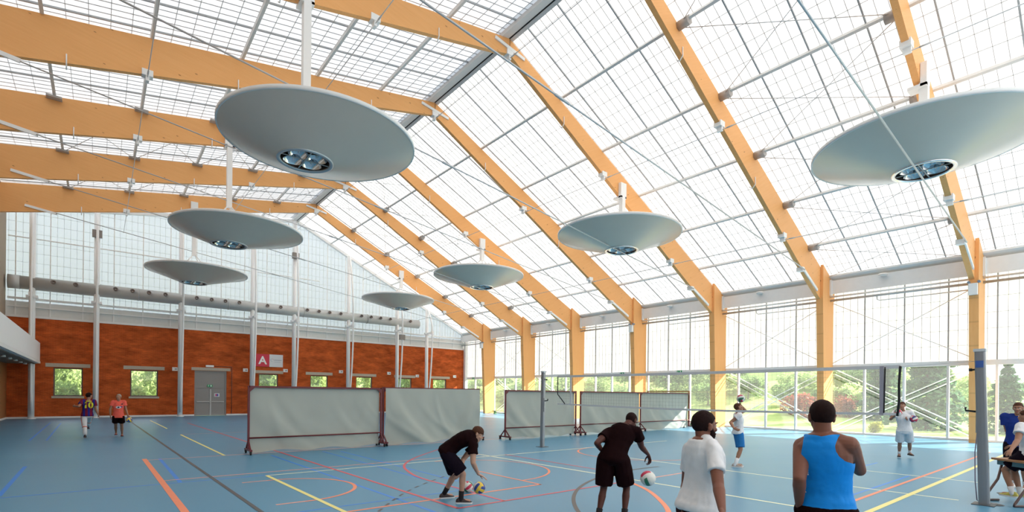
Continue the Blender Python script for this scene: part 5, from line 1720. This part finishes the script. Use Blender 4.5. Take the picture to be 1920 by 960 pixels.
def tank(p):
    B = Blob(); k = p.k
    B.loft([(p.L(c), s, f, a, b) for c, s, f, a, b in p.rings(.06, 1.0, lambda t: .011 + .012 * max(0, .45 - t), n=28)], 40)
    for sd in 'LR':
        sg_ = 1 if sd == 'R' else -1
        c, s, f, u = p.sp(.88); sh = p.J['sh' + sd]
        B.seg(p.L(c + s * (sg_ * .05 * k)), p.L(sh), [(0, .082 * k, .087 * k), (1, .068 * k * p.bw, .070 * k * p.bw)])
        c2, s2, f2, u2 = p.sp(.97)
        B.seg(p.L(p.nk - p.cu * .01), p.L(sh + u * .01), [(0, .055 * k, .056 * k), (.5, .058 * k, .062 * k), (1, .056 * k, .062 * k)])
    me = B.fuse(.007, 3)
    wrinkle(me, .003, 12, 3, (1, 1, .8))
    bm = bmesh.new(); bm.from_mesh(me)
    dead = []
    for fc in bm.faces:
        w = fc.calc_center_median() + p.root.location
        best = min(((p.sp(t)[0] - w).length, t) for t in [i / 40 for i in range(41)])
        # height along the spine by projection
        t = max(0, min(1.1, (w - p.pel).dot((p.nk - p.pel).normalized()) / p.sl))
        c, s, f, u = p.sp(min(1, t))
        x = (w - c).dot(s); y = (w - c).dot(f)
        def lerp_tab(tab):
            if t <= tab[0][0]: return 9
            for (ta, va), (tb_, vb) in zip(tab[:-1], tab[1:]):
                if t <= tb_: return va + (vb - va) * (t - ta) / (tb_ - ta)
            return tab[-1][1]
        hr = lerp_tab([(.60, .23), (.645, .185), (.69, .130), (.745, .098), (.81, .080), (.87, .076), (.93, .090), (1.0, .118)])
        hl = lerp_tab([(.52, .22), (.60, .175), (.69, .148), (.82, .130), (.96, .115), (1.0, .118)])
        if x > hr or -x > hl: dead.append(fc); continue
        if t > (.992 if y < 0 else .93) - max(0, .05 - abs(x)) * .3: dead.append(fc)
    bmesh.ops.delete(bm, geom=dead, context='FACES')
    loose_ = [v for v in bm.verts if not v.link_faces]
    bmesh.ops.delete(bm, geom=loose_, context='VERTS')
    for _ in range(6):
        bnd = [v for v in bm.verts if v.is_boundary]
        new = {}
        for v in bnd:
            nb = [e.other_vert(v) for e in v.link_edges if e.is_boundary]
            if len(nb) == 2: new[v] = v.co * .5 + (nb[0].co + nb[1].co) * .25
        for v, c in new.items(): v.co = c
    # keep the largest island only
    seen, best_i = set(), []
    for v in bm.verts:
        if v in seen: continue
        st, isl = [v], []
        seen.add(v)
        while st:
            a = st.pop(); isl.append(a)
            for e in a.link_edges:
                o2 = e.other_vert(a)
                if o2 not in seen: seen.add(o2); st.append(o2)
        if len(isl) > len(best_i): best_i = isl
    keep = set(best_i)
    bmesh.ops.delete(bm, geom=[v for v in bm.verts if v not in keep], context='VERTS')
    bm.to_mesh(me); bm.free()
    me.materials.append(C_TANK)
    o = link('tank_top', me, p.root)
    return o
tk_ = tank(p)
# small white marks at the side of the tank top
bv = BVHTree.FromObject(tk_, bpy.context.evaluated_depsgraph_get())
for (px_, py_, s_) in ((1513.5, 881, .010), (1513.8, 885, .010), (1514, 889, .010), (1510.5, 922, .008)):
    o_ = EYEP - p.root.location; hit = bv.ray_cast(o_, ray(px_, py_).normalized())
    if hit[0] is not None:
        n_ = hit[1] if hit[1].dot(ray(px_, py_)) < 0 else -hit[1]
        s1 = n_.cross(UP).normalized(); s2 = s1.cross(n_)
        c = hit[0] + n_ * .002
        MB().add([c + s1 * s_ * .9 * a_ + s2 * s_ * .55 * b_ + n_ * h_ for h_ in (0, .002) for a_, b_ in ((-1, -1), (1, -1), (1, 1), (-1, 1))], [(0, 1, 2, 3), (4, 5, 6, 7), (0, 1, 5, 4), (1, 2, 6, 5), (2, 3, 7, 6), (3, 0, 4, 7)]).build('white_emblem', SOLE_W, tk_)
p.shorts(C_BLACKM, .82, (.098, .106), .13, .004, 9, loose=.024)
p.shoes(SH_BLACK, SOLE_W, SOCK_W, .12)

# ---- setting player in blue shorts with the ball over the head
d0 = 13.2
bp_ = at(1384, 812, d0); base = onz(1383, 874); base.z = 0
vd = viewdir(bp_); rt = Vector((vd.y, -vd.x, 0)); F_ = (rt + vd * .25).normalized(); R_ = Vector((F_.y, -F_.x, 0))
p = Person('person in white T-shirt and blue shorts setting a ball above the head', base, F_, 1.72, 1.0, .009, 'tan')
d0 = (base - EYEP).dot(FW)
pel = at(1384.5, 813, d0); nk = at(1383.5, 775, d0)
p.spine(pel, nk, UP - F_ * .02, UP - F_ * .05, R_, R_)
p.shoulders()
p.hd = at(1384.5, 763.5, d0); p.hf = rt * .8 + vd * .35 + UP * .35; p.hu = UP - rt * .35
p.legs({'R': (onz(1373.5, 875.5), onz(1388, 876.5)), 'L': (onz(1375.5, 874), onz(1390, 874.5))}, .09, {'R': F_ + R_ * .1, 'L': F_}, {})
p.arm('L', (1397.5, 770, 'f'), (1389, 759.5, 'n'), {'n': UP, 'd': UP * .6 - rt * .3, 'curl': 20})
p.arm('R', (1368.5, 793, 'n'), (1376, 803, 'n'), {'n': vd, 'd': rt * .8 - UP * .3, 'curl': 25})
p.body(); p.hair('brown', 1.0, .045, -.07); p.face()
p.shirt(C_WHITE, -.02, .018, .42, (.076, .082), .006, 11, hemloose=.03)
p.shorts(C_BLUE, .84, (.112, .118), .16, .005, 12, loose=.015)
p.shoes(SH_GREY, SOLE_W, SOCK_W, .17)
place_ball(at(1389.3, 747, d0), 'white, green and red volleyball held above the head of the setting player', PAL_RG, [(0, 2, 0), (2, 0, 1), (0, 1, 2)], (.4, .3, 2.0))

# ---- far player all in white holding two balls
base = onz(1696, 861); base.z = 0; d0 = (base - EYEP).dot(FW)
vd = viewdir(base); rt = Vector((vd.y, -vd.x, 0)); F_ = (-vd + rt * .05).normalized(); R_ = Vector((F_.y, -F_.x, 0))
p = Person('person all in white with dark shoes holding two balls by the glass wall', base, F_, 1.76, 1.02, .009, 'tan')
pel = at(1696, 809, d0); nk = at(1693.5, 770.5, d0)
p.spine(pel, nk, UP, UP - F_ * .02, R_, R_)
p.shoulders()
p.hd = at(1691.5, 760.5, d0 - .03); p.hf = F_ * .9 - rt * .2 + UP * .1; p.hu = UP + rt * .02
p.legs({'R': (onz(1686, 857.5), onz(1684.5, 862)), 'L': (onz(1704, 858), onz(1715, 860.5))}, .10)
p.arm('R', (1670, 786, 'n'), (1679, 778.5, 'n'), {'n': rt * .6 + UP * .5, 'd': rt * .5 + UP * .4 - vd * .4, 'curl': 35})
p.arm('L', (1714, 790, 'f'), (1702, 785.5, 'n'), {'n': -vd * .2 + rt * .7, 'd': -rt * .2 - vd * .3 + UP * .1, 'curl': 35})
p.body(); p.hair('brown', 1.03, .05, -.07, 0, .006); p.face()
p.shirt(C_WHITE, .0, .020, .62, (.082, .088), .006, 13, hemloose=.03)
p.shorts(C_WHITEB, .80, (.112, .122), .14, .006, 14, loose=.02)
p.shoes(SH_BLACK, SOLE_D, SOCK_W, .12)
place_ball(at(1683.5, 773.8, d0 - .42), 'red and white volleyball held up at the chest of the player all in white', PAL_RG, [(1, 0, 2), (0, 1, 0), (1, 0, 0)], (.2, .9, .1))
place_ball(at(1713, 785.5, d0 - .33), 'red, white and blue volleyball under the arm of the player all in white', [('offwhite', (.72, .70, .64)), ('crimson', (.55, .03, .08)), ('navy', (.03, .05, .18))], [(1, 0, 2), (0, 1, 2), (1, 2, 0)], (1.1, .2, .7))

# ---- man in deep blue polo at the picture edge
base = onz(1905, 915.5); base.z = 0; d0 = (base - EYEP).dot(FW)
vd = viewdir(base); rt = Vector((vd.y, -vd.x, 0)); F_ = (-vd * .9 - rt * .15).normalized(); R_ = Vector((F_.y, -F_.x, 0))
p = Person('person in deep blue polo shirt standing with hands clasped beside the table', base, F_, 1.78, 1.10, .009, 'tan')
pel = at(1908, 835, d0); nk = at(1909, 778, d0)
p.spine(pel, nk, UP, UP + F_ * .05, R_, R_)
p.shoulders()
p.hd = at(1909, 765, d0 - .04); p.hf = F_ + UP * -.08; p.hu = UP
p.legs({'R': (onz(1899, 912), onz(1897, 918)), 'L': (base - R_ * .13 - F_ * .08, base - R_ * .15 + F_ * .18)}, .095)
p.arm('R', (1889, 811, 'f'), (1904, 828, 'n'), {'n': R_ * -.5 - F_ * .6, 'curl': 30})
wl_ = p.J['wrR'] - R_ * .10
eL, wL = ik2(p.J['shL'], wl_, .3, .262, -R_ - F_ * .3)
p.arm('L', eL, wL, {'n': R_ * .5 - F_ * .5, 'curl': 30})
p.body(); p.hair('brown', .99, .055, -.065); p.face()
so_ = p.shirt(C_BLUES, -.04, .018, .58, (.080, .086), .006, 15, hemloose=.02)
for sd in 'RL':      # pale shoulder flashes
    sh = p.J['sh' + sd]; sg_ = 1 if sd == 'R' else -1
    B_ = Blob(); B_.seg(p.L(sh + UP * .058 - p.sa * sg_ * .06), p.L(sh + UP * .010 + p.sa * sg_ * .072 - UP * .05), [(0, .022, .03), (1, .022, .034)])
    B_.mb.build('shoulder_flash', cloth('pale_flash_cloth', (.55, .53, .60)), so_)
p.shorts(C_NAVY, .78, (.112, .116), .14, .005, 16, loose=.015)
p.shoes(SH_WHITE, SOLE_W, SOCK_W, .08)

# ---- person in white shirt sitting on the table, cut by the picture edge
d0 = (onz(1905, 950) - EYEP).dot(FW) + .12
bp_ = at(1925, 860, d0); base = Vector((bp_.x, bp_.y, 0)); vd = viewdir(base); rt = Vector((vd.y, -vd.x, 0))
F_ = (-rt * .85 + vd * .5).normalized(); R_ = Vector((F_.y, -F_.x, 0))
p = Person('person in white shirt and dark shorts sitting on the table, cut by the picture edge', base, F_, 1.76, 1.05, .009, 'tan')
pel = at(1934, 850, d0 + .05); pel.z = .89; nk = at(1929, 795, d0)
p.spine(pel, nk, UP, UP + F_ * .1, R_, R_)
p.shoulders()
p.hd = nk + UP * .13 + F_ * .05; p.hf = F_; p.hu = UP
p.legs({'R': (base + F_ * .12 + R_ * .16 + UP * .10, base + F_ * .38 + R_ * .16 + UP * .1), 'L': (base + F_ * .08 - R_ * .1 + UP * .12, base + F_ * .34 - R_ * .1 + UP * .12)}, .09, {'R': F_ + UP * .4, 'L': F_ + UP * .4})
ln = (p.J['shL'] + p.nk) / 2
p.arm('L', (1908, 826, 'n'), (1896, 843, 'n'), {'n': -UP, 'curl': 25})
p.arm('R', p.J['shR'] - UP * .28 + F_ * .08, p.J['shR'] - UP * .36 + F_ * .33, {'n': -UP, 'curl': 25})
p.body(); p.hair('brown', 1.0, .05, -.065); p.face()
p.shirt(C_WHITE, -.05, .020, .52, (.080, .086), .006, 17, hemloose=.03)
p.shorts(C_NAVY, .80, (.112, .114), .14, .005, 18, loose=.012)
p.shoes(mat('shoe_yellow', (.55, .48, .10), .5), SOLE_W, SOCK_W, .10)

# ---- two players by the brick wall
base = onz(161, 820.5); base.z = 0; d0 = (base - EYEP).dot(FW)
vd = viewdir(base); rt = Vector((vd.y, -vd.x, 0)); F_ = (vd - rt * .05).normalized(); R_ = Vector((F_.y, -F_.x, 0))
p = Person('person in striped jersey number ten and white trousers walking away', base, F_, 1.76, .98, .010, 'tan')
pel = at(163.5, 779.5, d0); nk = at(166, 750, d0)
p.spine(pel, nk, UP, UP + rt * .03, R_, R_)
p.shoulders()
p.hd = at(167.2, 742, d0 + .02); p.hf = rt * .75 + vd * .65; p.hu = UP
p.legs({'L': (onz(159.5, 822.5), onz(159.8, 819.5)), 'R': (onz(163, 817), onz(164, 814.5))}, .088, None, {'R': .04})
p.arm('L', (147.8, 762, 'n'), (140, 761.5, 'f'), {'n': R_, 'curl': 20})
p.arm('R', (179.5, 767, 'n'), (185, 780, 'n'), {'n': -R_, 'curl': 20})
p.body(); p.hair('black', 1.06, .045, -.06, 0, .008); p.face()
mj = cloth('striped_jersey', (.16, .012, .035))
nt = mj.node_tree
tc = nd(nt, 'ShaderNodeTexCoord'); dp = nd(nt, 'ShaderNodeVectorMath', operation='DOT_PRODUCT')
dp.inputs[1].default_value = tuple(R_)
nt.links.new(tc.outputs['Object'], dp.inputs[0])
pg = nd(nt, 'ShaderNodeMath', operation='PINGPONG'); pg.inputs[1].default_value = .072
nt.links.new(dp.outputs['Value'], pg.inputs[0])
gt = nd(nt, 'ShaderNodeMath', operation='GREATER_THAN'); gt.inputs[1].default_value = .040
nt.links.new(pg.outputs[0], gt.inputs[0])
mx = nd(nt, 'ShaderNodeMix', data_type='RGBA'); mx.inputs['A'].default_value = (.17, .010, .035, 1); mx.inputs['B'].default_value = (.02, .022, .20, 1)
nt.links.new(gt.outputs[0], mx.inputs['Factor']); nt.links.new(mx.outputs['Result'], nt.nodes['Principled BSDF'].inputs['Base Color'])
so_ = p.shirt(mj, -.03, .018, .62, (.076, .082), .005, 19, hemloose=.025)
bv = BVHTree.FromObject(so_, bpy.context.evaluated_depsgraph_get())
def stick(o, bv, root, out):
    """lay flat lettering on the cloth"""
    for v in o.data.vertices:
        w = o.matrix_basis @ v.co
        hit = bv.ray_cast(w + out * .6, -out)
        if hit[0] is not None: w = hit[0] + out * (.010 if v.co.z > 0 else .006)
        v.co = o.matrix_basis.inverted() @ w
yel = mat('jersey_yellow', (.72, .66, .02), .6)
Rb = Matrix((R_, UP, -F_)).transposed().to_euler()
c_ = p.sp(.66)[0]
t_ = txt('jersey_number', '10', .30, yel, so_, p.L(c_) - F_ * .2, Rb, .002, bold=.012); stick(t_, bv, p.root, -F_)
b = MB()
for i in range(5):
    a = -.075 + .034 * i
    c0 = p.L(p.sp(.90)[0]) + R_ * a - F_ * .4 - UP * .005
    pts = []
    for q in (R_ * 0, R_ * .024, R_ * .024 + UP * .045, UP * .045):
        hit = bv.ray_cast(c0 + q, F_)
        pts.append((hit[0] if hit[0] is not None else c0 + q + F_ * .3) - F_ * .006)
    b.add(pts + [q - F_ * .004 for q in pts], [(0, 1, 2, 3), (4, 5, 6, 7), (0, 1, 5, 4), (1, 2, 6, 5), (2, 3, 7, 6), (3, 0, 4, 7)])
b.build('name_lettering', yel, so_)
p.shorts(cloth('white_trouser_cloth', (.68, .66, .66)), 1.0, (.100, .072), .14, .004, 20, loose=.008, name='trousers')
for sd in 'LR':
    kn, an = p.J['kn' + sd], p.J['an' + sd]
    B_ = Blob(); B_.seg(p.L(kn - (an - kn) * .05), p.L(an), [(0, .072, .074), (.5, .066, .068), (1, .058, .062)], round1=False)
    B_.mb.build('trouser_leg', cloth('white_trouser_cloth', (.68, .66, .66)), p.root)
    B_ = Blob(); B_.seg(p.L(kn.lerp(an, .12)), p.L(kn.lerp(an, .20)), [(0, .075, .077), (1, .074, .076)], round0=False, round1=False)
    B_.mb.build('orange_knee_band', cloth('orange_band_cloth', (.62, .14, .07)), p.root)
    hp = p.J['hip' + sd]; sg_ = 1 if sd == 'R' else -1
    b = MB(); b.obox(p.L(hp + R_ * sg_ * .108 + UP * .02), p.L(kn + R_ * sg_ * .076), .03, .012, up=R_); b.build('side_stripe', cloth('orange_band_cloth', (.62, .14, .07)), p.root)
p.shoes(SH_BLACK, SOLE_D)

base = onz(223, 820); base.z = 0; d0 = (base - EYEP).dot(FW)
vd = viewdir(base); rt = Vector((vd.y, -vd.x, 0)); F_ = (-vd - rt * .02).normalized(); R_ = Vector((F_.y, -F_.x, 0))
p = Person('person in coral jersey and black shorts carrying a ball at the hip', base, F_, 1.74, .96, .010, 'tan')
pel = at(222, 781.5, d0); nk = at(222.5, 751.5, d0)
p.spine(pel, nk, UP, UP, R_, R_)
p.shoulders()
p.hd = at(222.3, 744.2, d0 - .03); p.hf = F_ * .8 - rt * .5 + UP * .1; p.hu = UP
p.legs({'R': (onz(217.8, 818), onz(215.5, 821.5)), 'L': (onz(228.8, 818), onz(230, 821.5))}, .10)
p.arm('R', (206, 769, 'f'), (207.2, 780, 'n'), {'n': -R_, 'curl': 20})
p.arm('L', (236.5, 769, 'f'), (240, 780, 'n'), {'n': -UP * .2 - R_ * .0 + rt * -.1 - vd * .6, 'curl': 30})
p.body(); p.hair('grey', .965, .065, -.05, 0, .001); p.face()
so_ = p.shirt(C_CORAL, -.06, .020, .55, (.080, .088), .005, 21, collar=C_BLACKM, hemloose=.03)
bv = BVHTree.FromObject(so_, bpy.context.evaluated_depsgraph_get())
def patch(name, mt, a, tt, ra, rb, th=.004, n=18, lift=.007):
    b = MB(); c0 = p.L(p.sp(tt)[0]) + R_ * a + F_ * .5; vs = []
    for h_ in (0, th):
        for i in range(n):
            q = c0 + R_ * (ra * math.cos(2 * PI * i / n)) + UP * (rb * math.sin(2 * PI * i / n))
            hit = bv.ray_cast(q, -F_)
            vs.append((hit[0] if hit[0] is not None else q - F_ * .3) + F_ * (lift + h_))
    b.add(vs, [tuple(range(n)), tuple(range(n, 2 * n))] + [(j, (j + 1) % n, n + (j + 1) % n, n + j) for j in range(n)])
    return b.build(name, mt, so_)
patch('chest_badge', cloth('badge_white', (.75, .74, .76)), -.0, .60, .085, .048)
patch('chest_badge', cloth('badge_black', (.03, .03, .05)), -.0, .60, .034, .026, lift=.011)
patch('chest_badge', cloth('badge_navy', (.06, .06, .30)), -.095, .63, .028, .022)
patch('shirt_crest', cloth('badge_black', (.03, .03, .05)), -.11, .80, .03, .022)
p.shorts(C_BLACKM, .60, (.112, .118), .16, .005, 22, loose=.015)
p.shoes(SH_RED, SOLE_D)
place_ball(at(242.4, 787.5, d0 - .02), 'yellow and dark blue volleyball hanging from the hand of the coral shirted player', PAL_BY, PT1, (.3, 1.0, .6))
